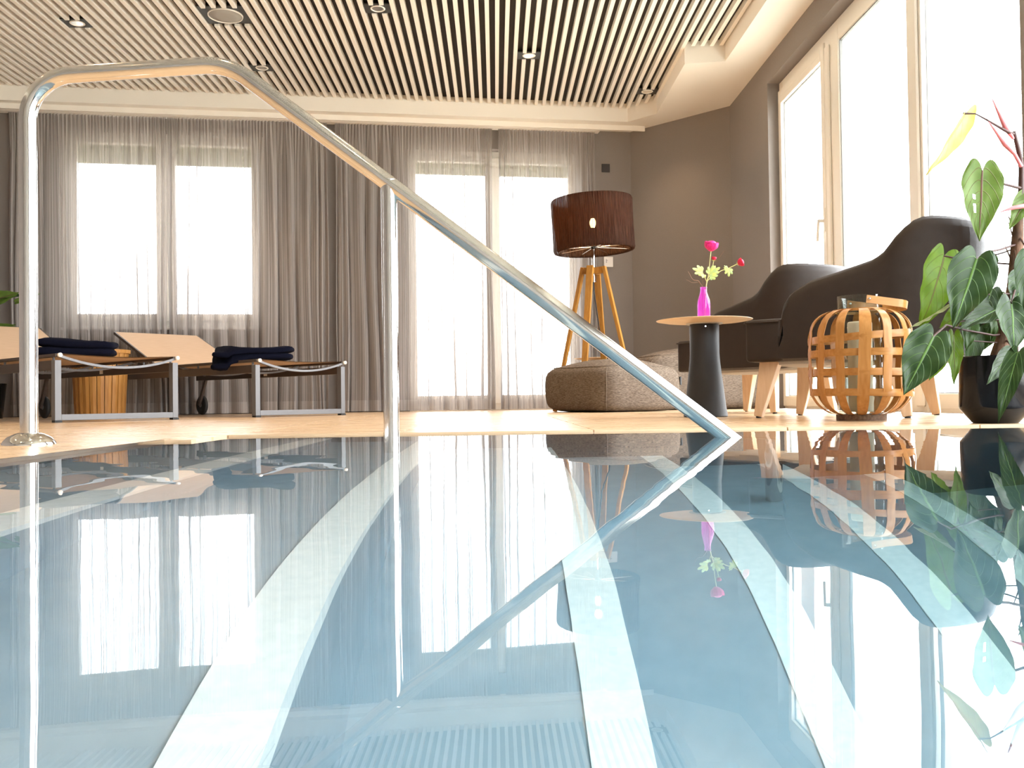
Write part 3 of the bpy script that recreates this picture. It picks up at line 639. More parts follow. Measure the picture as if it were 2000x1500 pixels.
# ------------------------------------------------------------------ tripod floor lamp
LP = Vector((.772, 7.06, 0)); lamp = thing('floor_lamp', 'four legged oak floor lamp with a lit dark brown drum shade', 'floor lamp', LP)
tilt = Matrix.Translation((0, 0, 1.44)) @ Matrix.Rotation(-radians(2.6), 4, 'Y') @ Matrix.Translation((0, 0, -1.44))
n = 96; V = []; UV = []; F = []; prof = [(.312, 1.245), (.316, 1.25), (.316, 1.64), (.312, 1.645)]
ring_ = [(.312, 1.243), (.318, 1.26), (.315, 1.45), (.318, 1.63), (.312, 1.645), (.300, 1.645), (.302, 1.45), (.285, 1.26), (.285, 1.243)]
for (r_, z) in ring_:
    for k in range(n + 1):
        a = 2*pi*k/n - pi/2; V.append(tilt @ Vector((r_*cos(a), r_*sin(a), z))); UV.append((k/n, z))
q = n + 1
for i in range(len(ring_)):
    j = (i + 1) % len(ring_)
    F += [(i*q+k, i*q+k+1, j*q+k+1, j*q+k) for k in range(n)]
link('shade', mesh('shade', V, F, UV), M_shade, lamp, True)
hub = tilt @ Vector((0, 0, 1.275))
for k in range(8):
    a = 2*pi*(k + .35)/8; MB().tube([hub + Vector((.03*cos(a), .03*sin(a), 0)), tilt @ Vector((.287*cos(a), .287*sin(a), 1.262))], .003, 8).build('spoke', M_chrome, lamp, smooth=True)
MB().lathe([(.0001, 0), (.045, 0), (.045, .006), (.0001, .006)], 24, c=hub).build('spoke_hub', M_chrome, lamp)
MB().tube([(0, 0, 1.02), (0, 0, 1.28)], .0125, 16).build('pole', M_chrome, lamp, smooth=True)
MB().lathe([(.0001, -.03), (.022, -.03), (.022, .02), (.0001, .02)], 20, c=(0, 0, 1.03)).build('pole_clamp', M_chrome, lamp)
for k in range(4):
    a = radians(-23.6) + k*pi/2; d = Vector((cos(a), sin(a), 0)); s = Vector((-sin(a), cos(a), 0))
    mb = MB().bar(d*.085 + Vector((0, 0, 1.12)), d*.335, .052, .026, upv=tuple(d), wx2=.040, wy2=.024)
    mb.build('leg', M_lampwood, lamp, bevel=.003)
    MB().bar(Vector((0, 0, 1.09)) + d*.015, Vector((0, 0, 1.095)) + d*.09, .03, .05, wx2=.045, wy2=.05).build('leg_bracket', M_lampwood, lamp)
MB().tube([(0, 0, 1.26), (0, 0, 1.425)], .016, 14).build('bulb_socket', M_cord, lamp, smooth=True)
MB().lathe([(.0001, .0), (.016, .006), (.024, .03), (.0245, .05), (.016, .07), (.0001, .078)], 20, c=(0, 0, 1.425)).build('bulb', M_bulb, lamp, smooth=True)
MB().tube([(0, 0, 1.0), (.002, .0, .93), (.02, .01, .80), (.05, .05, .6), (.11, .09, .45), (.13, .12, .3), (.12, .2, .1), (.1, .35, .008)], .005, 8).build('cord', M_cord, lamp, smooth=True)
pl = bpy.data.lights.new('bulb_light', 'POINT'); pl.energy = 6; pl.color = (1, .55, .22); pl.shadow_soft_size = .03; po = bpy.data.objects.new('bulb_light', pl); COL.objects.link(po); po.parent = lamp; po.location = (0, 0, 1.56)

# ------------------------------------------------------------------ side tables
def side_table(label, loc, zt):
    t = thing('side_table', label, 'side table', loc, 0, 'round pedestal side tables')
    MB().lathe([(.0001, zt - .017), (.10, zt - .017), (.20, zt - .009), (.233, zt - .003), (.2345, zt - .001), (.232, zt), (.0001, zt)], 64).build('table_top', M_ttop, t, smooth=True)
    MB().lathe([(.0001, zt - .022), (.088, zt - .022), (.090, zt - .018), (.0001, zt - .0165)], 40).build('hub_plate', M_hub, t)
    MB().lathe([(.0001, .0), (.104, .0), (.1075, .004), (.106, .012), (.100, .05), (.074, .27), (.0715, .31), (.072, zt - .03), (.069, zt - .022), (.0001, zt - .022)], 48).build('pedestal', M_ptop, t, auto=40)
    sc = MB().lathe([(.0001, -.003), (.003, -.002), (.0035, .0), (.0001, .0)], 12, M=Matrix.Translation((-.01, -.0725, zt - .036)) @ Matrix.Rotation(pi/2, 4, 'X')).build('screw', M_chrome, t)
    return t
side_table('round side table with a pink bottle vase, in front of the armchairs', (1.034, 4.48, 0), .478)
side_table('round side table half hidden behind the grey pouf', (.915, 7.88, 0), .447)
# vase and flowers
VB = Vector((1.034, 4.48, .4782))
vs = MB().lathe([(.0001, 0), (.029, 0), (.032, .004), (.032, .075), (.029, .098), (.020, .125), (.0155, .142), (.0155, .158), (.0175, .162), (.0150, .163), (.013, .155), (.0135, .142), (.018, .124), (.027, .096), (.0295, .074), (.0295, .008), (.0001, .006)], 36).build('bottle_vase', M_vase, None, smooth=True)
vs.location = VB; tag(vs, 'small pink glass bottle vase standing on the round side table', 'vase')
fs = thing('flower_spray', 'artificial ranunculus spray with magenta blooms in the pink vase', 'flower', VB + Vector((0, 0, .01)))
def fp(x, z, y=0): return Vector((x, y, z - .01))
stm = MB().tube([fp(.004, .02), fp(.006, .063), fp(.012, .16), fp(.018, .195), fp(.024, .215), fp(.032, .279), fp(.041, .352)], [.0028]*4 + [.0022]*3, 8)
stm.tube([fp(.018, .192), fp(.05, .222, .003), fp(.093, .245, .008), fp(.128, .256, .008), fp(.170, .276, .005)], .002, 8); stm.tube([fp(.02, .2), fp(.04, .24, -.006), fp(.05, .292, -.01)], .0018, 8)
stm.tube([fp(.016, .188), fp(.004, .215, -.006), fp(-.006, .236, -.008)], .0016, 8)
stm.build('stem', M_stemg, fs, smooth=True)
def bloom(c, r, ax, mat, nl=4, flat=.75, name='bloom'):
    mb = MB(); z = Vector(ax).normalized(); x = z.orthogonal().normalized(); y = z.cross(x)
    for L_ in range(nl):
        m = [5, 7, 8, 9][L_ % 4]; ro = r*(.35 + .65*(L_ + 1)/nl); op = .25 + .5*L_/nl
        for k in range(m):
            a = 2*pi*(k + .37*L_)/m; hw = 1.15*2*pi/m/1.6
            def f(u, v, a=a, ro=ro, op=op, hw=hw, L_=L_):
                an = a + (u - .5)*2*hw; el = -1.0 + v*(2.25 - op*.9); rr_ = ro*cos(el*.62 - .1)*(.86 + .14*v); wv = 1 + .06*sin(9*u + L_)
                return Vector(c) + (x*cos(an) + y*sin(an))*rr_*wv*(.25 + .75*min(1, v*2.2)) + z*(ro*flat*(sin(el)*.9))
            mb.grid(f, 4, 5)
    mb.grid(lambda u, v: Vector(c) + (x*cos(2*pi*u) + y*sin(2*pi*u))*r*.84*sin(pi*v) + z*(r*.84*-cos(pi*v) + r*.04)*min(flat, .9), 12, 6, close_u=True)
    return mb.build(name, mat, fs, smooth=True, recalc=False)
bloom(fp(.042, .366), .035, (.1, -.3, 1), M_pink, 4, 1.0)
bloom(fp(.186, .283), .0215, (.8, -.35, .35), M_bud, 3, .9)
bloom(fp(.052, .302, -.01), .012, (.2, 0, 1), M_bud, 2, 1.0, 'bud')
def sepal(c, ax, r):
    mb = MB(); z = Vector(ax).normalized(); x = z.orthogonal().normalized(); y = z.cross(x); c = Vector(c)
    for k in range(5):
        a = 2*pi*k/5; d = x*cos(a) + y*sin(a); s_ = z.cross(d); mb.add([c, c + d*r*.6 + s_*r*.25 + z*r*.12, c + d*r + z*r*.35, c + d*r*.6 - s_*r*.25 + z*r*.12], [(0, 1, 2, 3)])
    return mb
sepal(fp(.041, .352), (.1, -.2, 1), .026).build('sepal', M_leafl, fs, recalc=False); sepal(fp(.168, .275), (.8, -.3, .35), .014).build('sepal', M_leafl, fs, recalc=False); sepal(fp(.050, .290, -.01), (.2, 0, 1), .013).build('sepal', M_leafl, fs, recalc=False)
def lobed(c, d, L_, W_, name='leaf'):
    c = Vector(c); d = Vector(d).normalized(); up_ = Vector((0, -1, .2)).normalized(); s_ = d.cross(up_).normalized(); mb = MB()
    for a, l in ((0, 1.0), (.55, .8), (-.55, .8), (1.05, .55), (-1.05, .55)):
        e = d*cos(a) + s_*sin(a); t_ = e.cross(up_).normalized()
        mb.add([c, c + e*L_*l*.5 + t_*W_*.30, c + e*L_*l*.85 + t_*W_*.25 - up_*.003, c + e*L_*l, c + e*L_*l*.85 - t_*W_*.25, c + e*L_*l*.5 - t_*W_*.30, c + e*L_*l*.5 + up_*.003], [(0,1,6), (1,2,6), (2,3,6), (3,4,6), (4,5,6), (5,0,6)])
    return mb.build(name, M_leafl, fs, smooth=True, recalc=False)
lobed(fp(-.004, .238, -.008), (-1, 0, .35), .055, .028); lobed(fp(.03, .225, -.004), (.35, -.3, .9), .05, .026); lobed(fp(.04, .235, -.006), (1, -.2, .55), .048, .026); lobed(fp(.03, .215, -.004), (.9, -.3, .05), .042, .024)
lobed(fp(.128, .256, .006), (-.05, -.2, -1), .045, .022); lobed(fp(.118, .252, .006), (-.5, -.1, .8), .022, .014); lobed(fp(.0, .225, -.006), (-.2, -.4, -.4), .03, .018)
tw = thing('dry_twig', 'thin dry brown twig standing in the pink vase', 'twig', VB + Vector((0, 0, .01)))
MB().tube([fp(-.006, .03, .006), fp(-.004, .165, .004), fp(-.025, .196, .004), (-.045, .004, .188), fp(-.055, .204, .004), fp(-.075, .242, .0)], [.0022, .002, .0019, .0018, .0015, .001], 6).tube([fp(-.004, .165, .004), fp(-.001, .178), fp(-.006, .20)], .001, 6).tube([fp(-.02, .187, .004), fp(-.055, .185), fp(-.085, .2)], .0007, 6).tube([fp(.05, .27, .006), fp(.075, .30, .006), fp(.082, .31), fp(.105, .342)], .0006, 6).tube([fp(.004, .10, .006), fp(.02, .2, .006), fp(.05, .27, .006)], .0008, 6).build('stick', M_twig, tw, smooth=True)

# ------------------------------------------------------------------ armchairs
def zt_of(d):
    P = [(.205, .40), (.20, .45), (.192, .49), (.166, .535), (.142, .557), (.063, .598), (-.056, .626), (-.206, .667), (-.241, .692), (-.294, .757), (-.35, .804), (-.406, .823), (-.46, .823), (-.53, .818), (-.60, .815)]
    for (a, za), (b, zb) in zip(P, P[1:]):
        if d >= b: return za + (zb - za)*(d - a)/(b - a) if d <= a else za
    return P[-1][1]
def armchair(label, loc, rz):
    t = thing('armchair', label, 'armchair', loc, rz, 'brown leather armchairs by the window')
    # plan path of the shell's outer face, from the near arm's front round the back
    yo = .335; db = -.585; rc = .30; path = []
    for i in range(22): path.append((.205 - (.205 - (db + rc))*i/21, yo))
    for i in range(1, 13): a = pi/2*i/12; path.append((db + rc - rc*sin(a), yo - rc + rc*cos(a)))
    m = len(path); path = path + [(x, -y) for x, y in reversed(path[:])]
    n_ = len(path); rows = []
    for i, (x, y) in enumerate(path):
        p0 = path[max(i-1, 0)]; p1 = path[min(i+1, n_-1)]; tx, ty = p1[0]-p0[0], p1[1]-p0[1]; l = sqrt(tx*tx + ty*ty) or 1; nx, ny = -ty/l, tx/l
        if (nx*x + ny*y) < 0 and abs(y) > .2: nx, ny = -nx, -ny
        if x < db + .05 and nx > 0: nx, ny = -nx, -ny
        zt = zt_of(x); ring2 = []; th = .085 if x > -.2 else .07
        for off, z in ((-.03, .25), (0, .262), (.0, .36), (.0, zt - .10), (-.003, zt - .045), (-.014, zt - .016), (-.034, zt - .002), (-.056, zt - .010), (-.075, zt - .04), (-.085, zt - .10), (-.088, .40), (-.088, .262)):
            off *= th/.085 if off < -.03 else 1
            k = max(0.0, min(1.0, (.60 - z)/.35)); bx = x*(1 - .10*k*k) if x < -.1 else x
            if z < .262: z = .25
            ring2.append(Vector((bx + nx*off, y*(1 - .02*k) + ny*off, max(z, .25))))
        rows.append(ring2)
    mb = MB(); V = [v for r_ in rows for v in r_]; q = len(rows[0]); F = [(i*q+j, (i+1)*q+j, (i+1)*q+(j+1) % q, i*q+(j+1) % q) for i in range(n_-1) for j in range(q)]
    F += [tuple(range(q)), tuple(range((n_-1)*q + q - 1, (n_-1)*q - 1, -1))]
    sh = mb.add(V, F).build('shell', M_leather, t, auto=55)
    st = MB().box((-.47, -.245, .262), (.24, .245, .43)).build('seat', M_leather, t, bevel=.03, seg=3, auto=60)
    fb = MB().box((.185, -.330, .25), (.356, .330, .440)).build('seat_front', M_leather, t, bevel=.022, seg=4, auto=60)
    MB().tube([(.20, -.333, .425), (.352, -.333, .425), (.359, -.325, .425), (.359, .325, .425), (.352, .333, .425), (.20, .333, .425)], .004, 8).build('piping', M_leather, fb, smooth=True)
    MB().box((-.50, -.27, .236), (.30, .27, .262)).build('under_lining', M_lining, t, bevel=.01)
    for sx, sy in ((1, 1), (1, -1), (-1, 1), (-1, -1)):
        a = Vector((.265*sx, .255*sy, .255)); b = Vector((.315*sx, .285*sy, .006))
        lb = MB().bar(a, b, .05, .088, upv=(1, 0, 0), wx2=.032, wy2=.036).build('leg', M_legwood, t, bevel=.004)
        MB().lathe([(.0001, 0), (.012, 0), (.012, .008), (.0001, .008)], 12, c=(b.x, b.y, 0)).build('glide', M_rubber, lb)
    return t
armchair('brown leather wing armchair in front, behind the bamboo lantern', (1.605, 4.122, 0), atan2(.60, -.80))
armchair('brown leather armchair behind the front one, past the round table', (1.585, 5.45, 0), atan2(.80, -.60))

# ------------------------------------------------------------------ poufs
def pouf(name, label, cat, loc, rz, sx, sy, h, bulge, slope=0.0):
    t = thing(name, label, cat, loc, rz); mb = MB(); seed = Vector((loc[0]*3, 1, 2))
    def f(a, b):
        th_ = 2*pi*a; ph_ = -pi/2 + pi*b; sg = lambda v, e: math.copysign(abs(v)**e, v)
        z = sg(sin(ph_), .28); c = sg(cos(ph_), .28); x = c*sg(cos(th_), .30); y = c*sg(sin(th_), .30)
        rr_ = 1 + .035*(1 - z*z)*(1 if True else 0); p = Vector((x*sx/2*rr_, y*sy/2*rr_, (z + 1)*h/2))
        if z > 0: p.z += bulge*max(0, 1 - x*x)*max(0, 1 - y*y)*z
        p.z += slope*p.x/sx*max(0, z)
        p += Vector((noise.noise(p*5 + seed), noise.noise(p*5 + seed*2), noise.noise(p*4 + seed*3)*.6))*.014
        p.z = max(p.z, .0); return p
    mb.grid(f, 96, 40, close_u=True); mb.build('cushion_body', M_pouf, t, smooth=True)
    def row(zn): return .5 + math.asin(math.copysign(abs(zn)**(1/.28), zn))/pi
    MB().tube([f(i/72, row(.93)) for i in range(73)], .006, 8, cap=False).build('piping', M_pouf, t, smooth=True)
    for k in range(4): MB().tube([f(.125 + .25*k, row(-.9 + 1.8*i/12)) for i in range(13)], .005, 8).build('corner_seam', M_pouf, t, smooth=True)
    return t
pang = atan2(.55, .84)
pc = Vector((.755, 6.24, 0)) + Vector((cos(pang), sin(pang), 0))*.38 + Vector((-sin(pang), cos(pang), 0))*.38
p1 = pouf('pouf', 'square grey woven pouf in front of the tripod lamp', 'pouf', pc, pang, .755, .755, .325, .07)
MB().box((.380, -.33, .19), (.392, -.315, .25)).build('fabric_tag', M_cord, p1)
p2 = pouf('floor_cushion', 'large grey woven floor cushion behind the pouf and the armchair leg', 'pouf', (1.60, 7.38, 0), radians(8), .95, .64, .46, .05, .07)

# ------------------------------------------------------------------ bamboo lantern with candle
LC = Vector((1.400, 3.47, 0)); ln = thing('bamboo_lantern', 'woven bamboo strip lantern with a glass cylinder by the pool edge', 'lantern', LC)
PR = [(.085, .022), (.115, .028), (.145, .045), (.170, .070), (.184, .10), (.189, .14), (.190, .20), (.190, .27), (.189, .32), (.184, .355), (.170, .385), (.145, .407), (.118, .418), (.094, .422)]
NSP = 14
def prz(z):
    for (r0, z0), (r1, z1) in zip(PR, PR[1:]):
        if z <= z1: return r0 + (r1 - r0)*(z - z0)/(z1 - z0)
    return PR[-1][0]
BZ = [.106, .182, .255, .318]
for k in range(NSP):
    a = 2*pi*k/NSP + radians(-108); lean = R.uniform(-.05, .05); wd = R.uniform(.0140, .0170) * (1.3 if k == 0 else 1); mb = MB(); V = []
    for i in range(25):
        g = i/24*(len(PR) - 1); j = min(int(g), len(PR) - 2); r_ = PR[j][0] + (PR[j+1][0] - PR[j][0])*(g - j); z = PR[j][1] + (PR[j+1][1] - PR[j][1])*(g - j)
        wv = 0
        for bi, bz in enumerate(BZ): wv += (.0035 if (k + bi) % 2 else -.0035)*math.exp(-((z - bz)/.022)**2)
        aa = a + lean*(z - .2)/.2; c = Vector((cos(aa), sin(aa), 0)); s_ = Vector((-sin(aa), cos(aa), 0)); r_ += wv
        taper = min(1.0, .62 + .38*(r_ - .085)/.09)
        for o_, e in ((r_, -1), (r_ + .0015, 0), (r_, 1), (r_ - .003, 1), (r_ - .003, -1)): V.append(c*o_ + s_*wd*e*taper + Vector((0, 0, z)))
    F = [(i*5+j, i*5+(j+1) % 5, (i+1)*5+(j+1) % 5, (i+1)*5+j) for i in range(24) for j in range(5)]
    mb.add(V, F + [(0, 1, 2, 3, 4), (124, 123, 122, 121, 120)]).build('upright_strip', M_bamboo, ln, auto=40)
for bi, bz in enumerate(BZ):
    V = []; n_ = 112; tl = (.012, .0, -.002, -.004)[3 - bi]
    for i in range(n_):
        a = 2*pi*i/n_; ph = (a - radians(-108))/(2*pi)*NSP
        zc = bz + tl*cos(a); r_ = prz(zc) - .0012 - (.0042*cos(pi*ph)*(1 if bi % 2 else -1)) * -1
        for dr, dz in ((0, -.0135), (.0012, 0), (0, .0135), (-.0025, .0135), (-.0025, -.0135)): V.append(Vector(((r_ + dr)*cos(a), (r_ + dr)*sin(a), zc + dz)))
    F = [(i*5+j, ((i+1) % n_)*5+j, ((i+1) % n_)*5+(j+1) % 5, i*5+(j+1) % 5) for i in range(n_) for j in range(5)]
    MB().add(V, F).build('woven_band', M_bambooh, ln, auto=40)
MB().lathe([(.0001, 0), (.091, 0), (.092, .022), (.088, .024), (.0001, .024)], 40).build('base', pmat('lantern_base_dark', (.10, .055, .03), .6, var=(.2, .12, .07), nscale=30), ln)
MB().lathe([(.088, .414), (.098, .414), (.098, .424), (.088, .424)], 40, closed=True).build('top_ring', M_bamboo, ln)
MB().lathe([(.0001, .026), (.080, .026), (.082, .03), (.083, .476), (.080, .476), (.079, .034), (.0001, .032)], 48).build('glass_cylinder', M_glassg, ln, smooth=True)
hp = []
for i in range(27):
    s_ = i/26
    if s_ < .34: v = Vector((-.01 + .13*s_/.34, -.094, 0))
    elif s_ > .66: v = Vector((-.01 + .13*(1 - s_)/.34, .094, 0))
    else: a = (s_ - .34)/.32*pi; v = Vector((.12 + .05*sin(a), -.094*cos(a), 0))
    hp.append(v)
MH = Matrix.Translation((.0, 0, .455)) @ Matrix.Rotation(radians(8), 4, 'Y'); V = []
for i, v in enumerate(hp):
    t_ = (hp[min(i+1, 26)] - hp[max(i-1, 0)]).normalized(); n_ = Vector((t_.y, -t_.x, 0))
    for o_, z in ((.003, -.0145), (.003, .0145), (-.003, .0145), (-.003, -.0145)): V.append(MH @ (v + n_*o_ + Vector((0, 0, z))))
F = [(i*4+j, i*4+(j+1) % 4, (i+1)*4+(j+1) % 4, (i+1)*4+j) for i in range(26) for j in range(4)] + [(3, 2, 1, 0), (104, 105, 106, 107)]
hd = MB().add(V, F).build('handle', M_bambooh, ln, auto=40)
for sy in (-1, 1): MB().lathe([(.0001, -.003), (.005, -.002), (.005, .016), (.0001, .016)], 12, M=Matrix.Translation((.0, sy*.099, .456)) @ Matrix.Rotation(-sy*pi/2*-1, 4, 'X')).build('rivet', M_chrome, hd, smooth=True)
cd = MB().lathe([(.0001, 0), (.044, 0), (.045, .003), (.045, .338), (.042, .344), (.03, .338), (.0001, .336)], 36).build('pillar_candle', M_candle, None, smooth=True); cd.location = LC + Vector((0, 0, .0335)); tag(cd, 'cream pillar candle standing inside the bamboo lantern', 'candle')
MB().tube([(0, 0, .335), (.001, 0, .35)], .0012, 6).build('wick', M_cord, cd)

# ------------------------------------------------------------------ philodendron in the black pot
PP = Vector((1.628, 2.945, 0)); ph = thing('potted_philodendron', 'climbing philodendron with heart shaped leaves in a glossy black pot', 'potted plant', PP)
MB().lathe([(.0001, 0), (.066, 0), (.070, .003), (.105, .046), (.1075, .055), (.1045, .215), (.102, .218), (.098, .214), (.100, .20), (.0001, .198)], 48).build('pot', M_pot, ph, auto=35)
MB().lathe([(.0001, .206), (.05, .207), (.0995, .2005)], 24).build('soil', M_soil, ph)
tp = [(1.634, 2.94, .20), (1.668, 2.94, .293), (1.694, 2.935, .442), (1.704, 2.93, .576), (1.712, 2.93, .676)]
MB().tube([Vector(p) - PP for p in tp], [.026, .025, .022, .019, .014], 14).build('moss_pole', M_trunk, ph, smooth=True)
for k in range(16):
    z = .25 + k*.026; i = min(int((z - .2)/.12), 3); b = Vector(tp[i]).lerp(Vector(tp[i+1]), max(0, min(1, (z - tp[i][2])/(tp[i+1][2] - tp[i][2])))) - PP; a = R.uniform(0, 6.28); d = Vector((cos(a), sin(a), 0))
    MB().bar(b + d*.016, b + d*R.uniform(.026, .034) + Vector((0, 0, R.uniform(.02, .05))), .018, .004, upv=tuple(d), wx2=.003, wy2=.002).build('dry_sheath', M_trunk, ph)
pet = lambda pts, r=.004, m=M_pet, name='petiole': MB().tube([Vector(p) - PP for p in pts], r, 8).build(name, m, ph, smooth=True)
pet([(1.712, 2.93, .676), (1.722, 2.93, .76), (1.724, 2.93, .83), (1.712, 2.92, .875), (1.690, 2.91, .945)], [.012, .010, .009, .008, .006], M_pet, 'upper_stem')
pet([(1.523, 2.905, 1.003), (1.56, 2.90, 1.000), (1.593, 2.90, .982), (1.659, 2.90, .943), (1.688, 2.91, .935)], [.004, .0022, .003, .005, .006])
pet([(1.616, 2.90, 1.048), (1.64, 2.90, .995), (1.662, 2.905, .955), (1.688, 2.91, .92)], [.0015, .006, .010, .004], M_sheath, 'leaf_sheath'); pet([(1.595, 2.9, .985), (1.63, 2.9, .935), (1.655, 2.9, .90), (1.685, 2.9, .868), (1.712, 2.91, .83)], [.0012, .005, .009, .006, .006], M_sheath, 'leaf_sheath')
pet([(1.628, 2.9, .679), (1.67, 2.89, .692), (1.72, 2.89, .70), (1.74, 2.9, .70)], [.001, .006, .008, .008], M_sheath, 'leaf_sheath')
pet([(1.556, 2.865, .803), (1.575, 2.875, .790), (1.60, 2.89, .778), (1.638, 2.9, .774), (1.713, 2.92, .762)], [.006, .006, .005, .004, .005])
pet([(1.489, 2.785, .512), (1.55, 2.82, .54), (1.616, 2.87, .555), (1.692, 2.92, .578)], .0035); pet([(1.497, 3.0, .556), (1.6, 2.97, .53), (1.70, 2.93, .515)], .003); pet([(1.319, 2.725, .268), (1.40, 2.80, .31), (1.50, 2.88, .30), (1.62, 2.93, .285), (1.672, 2.94, .29)], .0035)
pet([(1.408, 2.80, .378), (1.52, 2.87, .41), (1.69, 2.93, .42)], .003); pet([(1.473, 2.9, .288), (1.50, 2.91, .33), (1.6, 2.93, .34), (1.68, 2.94, .33)], .0025); pet([(1.63, 2.88, .378), (1.67, 2.91, .40), (1.695, 2.93, .44)], .003)
pet([(1.571, 2.74, .37), (1.63, 2.82, .42), (1.70, 2.92, .50)], .003); pet([(1.565, 2.70, .216), (1.62, 2.80, .27), (1.675, 2.92, .30)], .003); pet([(1.574, 2.76, .222), (1.63, 2.85, .25), (1.66, 2.93, .27)], .003)
pet([(1.629, 2.74, .513), (1.67, 2.82, .55), (1.708, 2.92, .60)], .003); pet([(1.741, 2.92, .741), (1.73, 2.925, .745), (1.716, 2.93, .72)], .003); pet([(1.432, 2.9, .227), (1.5, 2.91, .27), (1.65, 2.935, .26)], .0022); pet([(1.598, 3.0, .316), (1.64, 2.97, .34), (1.685, 2.94, .36)], .0025); pet([(1.546, 2.98, .366), (1.62, 2.96, .38), (1.69, 2.94, .40)], .0025); pet([(1.655, 3.0, .554), (1.68, 2.97, .56), (1.704, 2.935, .57)], .0025)
LV = [((1.534, 2.92, 1.007), (1.386, 2.86, 0.793), 0.046, 0.20, 2, (.65, -.75, .1)), ((1.554, 2.86, 0.803), (1.523, 2.82, 0.575), 0.073, 0.17, 0, (-.15, -1, .1)),
      ((1.497, 3.0, 0.556), (1.408, 2.98, 0.299), 0.080, 0.12, 1, (.25, -1, .1)), ((1.489, 2.78, 0.51), (1.393, 2.74, 0.297), 0.080, 0.16, 3, (-.2, -1, .35)),
      ((1.319, 2.72, 0.266), (1.209, 2.68, 0.096), 0.074, 0.18, 3, (-.25, -1, .35)), ((1.408, 2.8, 0.378), (1.269, 2.76, 0.294), 0.045, 0.10, 4, (-.3, -.3, -.95)),
      ((1.473, 2.9, 0.285), (1.464, 2.88, 0.123), 0.034, 0.12, 1, (.1, -1, .1)), ((1.63, 2.88, 0.378), (1.443, 2.8, 0.302), 0.046, 0.10, 3, (-.1, -.8, .6)),
      ((1.571, 2.74, 0.37), (1.556, 2.7, 0.216), 0.066, 0.16, 3, (.1, -1, .35)), ((1.565, 2.7, 0.216), (1.476, 2.66, 0.009), 0.036, 0.10, 3, (-.7, -.8, .1)),
      ((1.574, 2.76, 0.222), (1.473, 2.7, 0.125), 0.034, 0.10, 3, (.1, -1, .2)), ((1.629, 2.74, 0.513), (1.589, 2.7, 0.338), 0.048, 0.12, 3, (-.2, -1, .3)),
      ((1.741, 2.92, 0.741), (1.65, 2.88, 0.622), 0.038, 0.10, 0, (-.4, -1, .1)), ((1.432, 2.9, 0.227), (1.382, 2.88, 0.14), 0.030, 0.10, 1, (0, -1, .2)),
      ((1.598, 3.0, 0.316), (1.561, 2.98, 0.142), 0.040, 0.10, 5, (.2, -1, .2)), ((1.546, 2.98, 0.366), (1.458, 2.96, 0.314), 0.040, 0.10, 1, (.1, -1, .3)), ((1.655, 3.0, 0.554), (1.624, 2.98, 0.45), 0.030, 0.12, 5, (.1, -1, .1)),
      ((1.60, 2.90, .43), (1.53, 2.84, .31), .042, .12, 3, (0, -1, .4)), ((1.70, 2.99, .41), (1.65, 3.0, .26), .055, .12, 5, (.1, -1, .2)), ((1.66, 3.02, .33), (1.60, 3.02, .22), .045, .12, 5, (0, -1, .2)),
      ((1.545, 2.93, .345), (1.515, 2.90, .235), .036, .12, 5, (.1, -1, .2)), ((1.68, 2.85, .47), (1.60, 2.78, .36), .05, .12, 3, (-.2, -1, .5))]
LWP = [(0, .80), (.1, .95), (.2, 1.0), (.35, .95), (.5, .80), (.65, .58), (.8, .33), (.9, .15), (.96, .06), (1, 0)]
def lw(s):
    for (a, x), (b, y) in zip(LWP, LWP[1:]):
        if s <= b: return x + (y - x)*(s - a)/(b - a)
    return 0
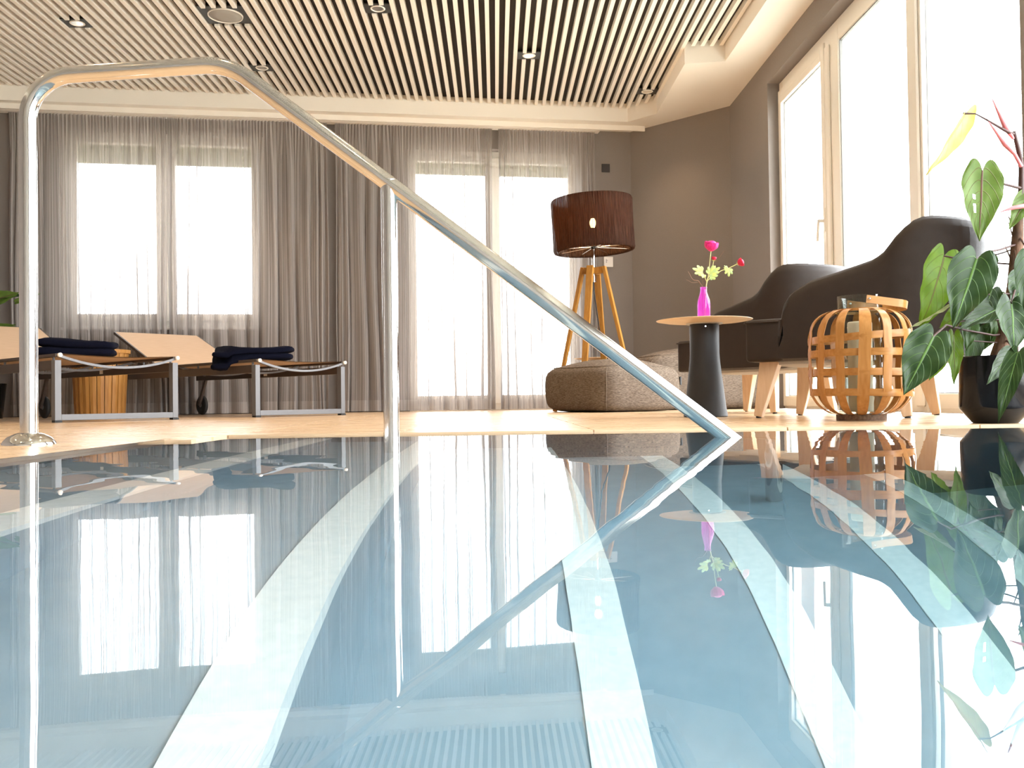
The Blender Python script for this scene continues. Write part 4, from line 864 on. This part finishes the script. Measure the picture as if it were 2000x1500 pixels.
def leaf(base, tip, hw, lobe, mat, nh, parent, org, fold=.22, droop=.10, name='leaf', holes=None):
    B = Vector(base) - org; T = Vector(tip) - org; L_ = (T - B).length; t_ = (T - B).normalized(); nn = Vector(nh); nn = (nn - t_*nn.dot(t_)).normalized(); s_ = t_.cross(nn)
    nu, nv = 18, 14; V = []; UV = []; sd = Vector((base[0]*17, base[2]*13, 0))
    for i in range(nu + 1):
        s = i/nu
        for j in range(nv + 1):
            x = j/nv*2 - 1; ax = abs(x)
            h = hw*lw(s)
            al = s*L_ - lobe*L_*(1 - s)**3*max(0, sin(pi*min(1, ax*1.08)))**.7
            off = h*x*(1 - .35*fold*ax); z = fold*ax*h*.6 - droop*L_*s*s*.5 + droop*L_*.12 + noise.noise(Vector((x*1.6, s*3, 0)) + sd)*hw*.12 + (.05*hw*sin(s*20)*ax)
            V.append(B + t_*al + s_*off + nn*z); UV.append((x, s))
    q = nv + 1; F = []
    for i in range(nu):
        for j in range(nv):
            if holes and (i, j) in holes: continue
            F.append((i*q+j, (i+1)*q+j, (i+1)*q+j+1, i*q+j+1))
    return link(name, mesh(name, V, F, UV), mat, parent, True)
for k, (b, t_, hw, lo_, c, nh) in enumerate(LV): leaf(b, t_, hw, lo_, LEAF[c], nh, ph, PP, fold=(.9 if c == 2 else .3), holes={(9, 9), (10, 9), (7, 9)} if k == 1 else None)

# ------------------------------------------------------------------ plant behind the left lounger
FP = Vector((-4.06, 7.35, 0)); fg = thing('potted_fig', 'leafy green potted plant behind the left lounger at the left edge', 'potted plant', FP)
MB().lathe([(.0001, 0), (.11, 0), (.14, .28), (.13, .28), (.12, .25), (.0001, .25)], 32).build('pot', M_pot, fg, auto=35)
MB().tube([(0, 0, .25), (.01, 0, .5), (0, .01, .75), (.02, 0, .95)], [.012, .01, .008, .006], 10).build('stem', M_trunk, fg, smooth=True)
for b, t_, hw in (((-4.057, 7.35, .925), (-3.809, 7.35, 1.013), .085), ((-4.038, 7.35, .708), (-3.835, 7.35, .754), .045), ((-3.834, 7.36, .931), (-3.639, 7.35, 1.003), .03)): leaf(b, t_, hw, .06, LEAF[0], (.1, -1, .35), fg, FP, fold=.3, droop=.15)
for k, (a, z, l, el) in enumerate(((.1, .93, .24, .25), (2.2, .95, .20, .3), (4.2, .9, .22, .2), (-.25, .70, .26, .05), (1.7, .72, .22, .1), (3.4, .66, .22, .0), (5.2, .78, .2, .2), (.6, .56, .2, -.1))):
    d = Vector((cos(a)*cos(el), sin(a)*cos(el), sin(el))); b = FP + Vector((0, 0, z)) + d*.06
    MB().tube([Vector((0, 0, z - .04)), Vector((0, 0, z)) + d*.06], .003, 6).build('petiole', M_pet, fg, smooth=True)
    leaf(b, b + d*l, .075, .06, LEAF[0 if k % 2 else 3], Vector((0, -.5, 1)), fg, FP, fold=.3, droop=.2)

towel('folded navy towel on the lounger cut off by the left edge', lg1, .29, .40, -.55, .45, .32, .112, 0)
towel('folded navy towel on the free standing lounger, one corner hanging down', lg2, .15, .28, -.62, .56, .30, .105, 1.8)
bpy.context.view_layer.update()
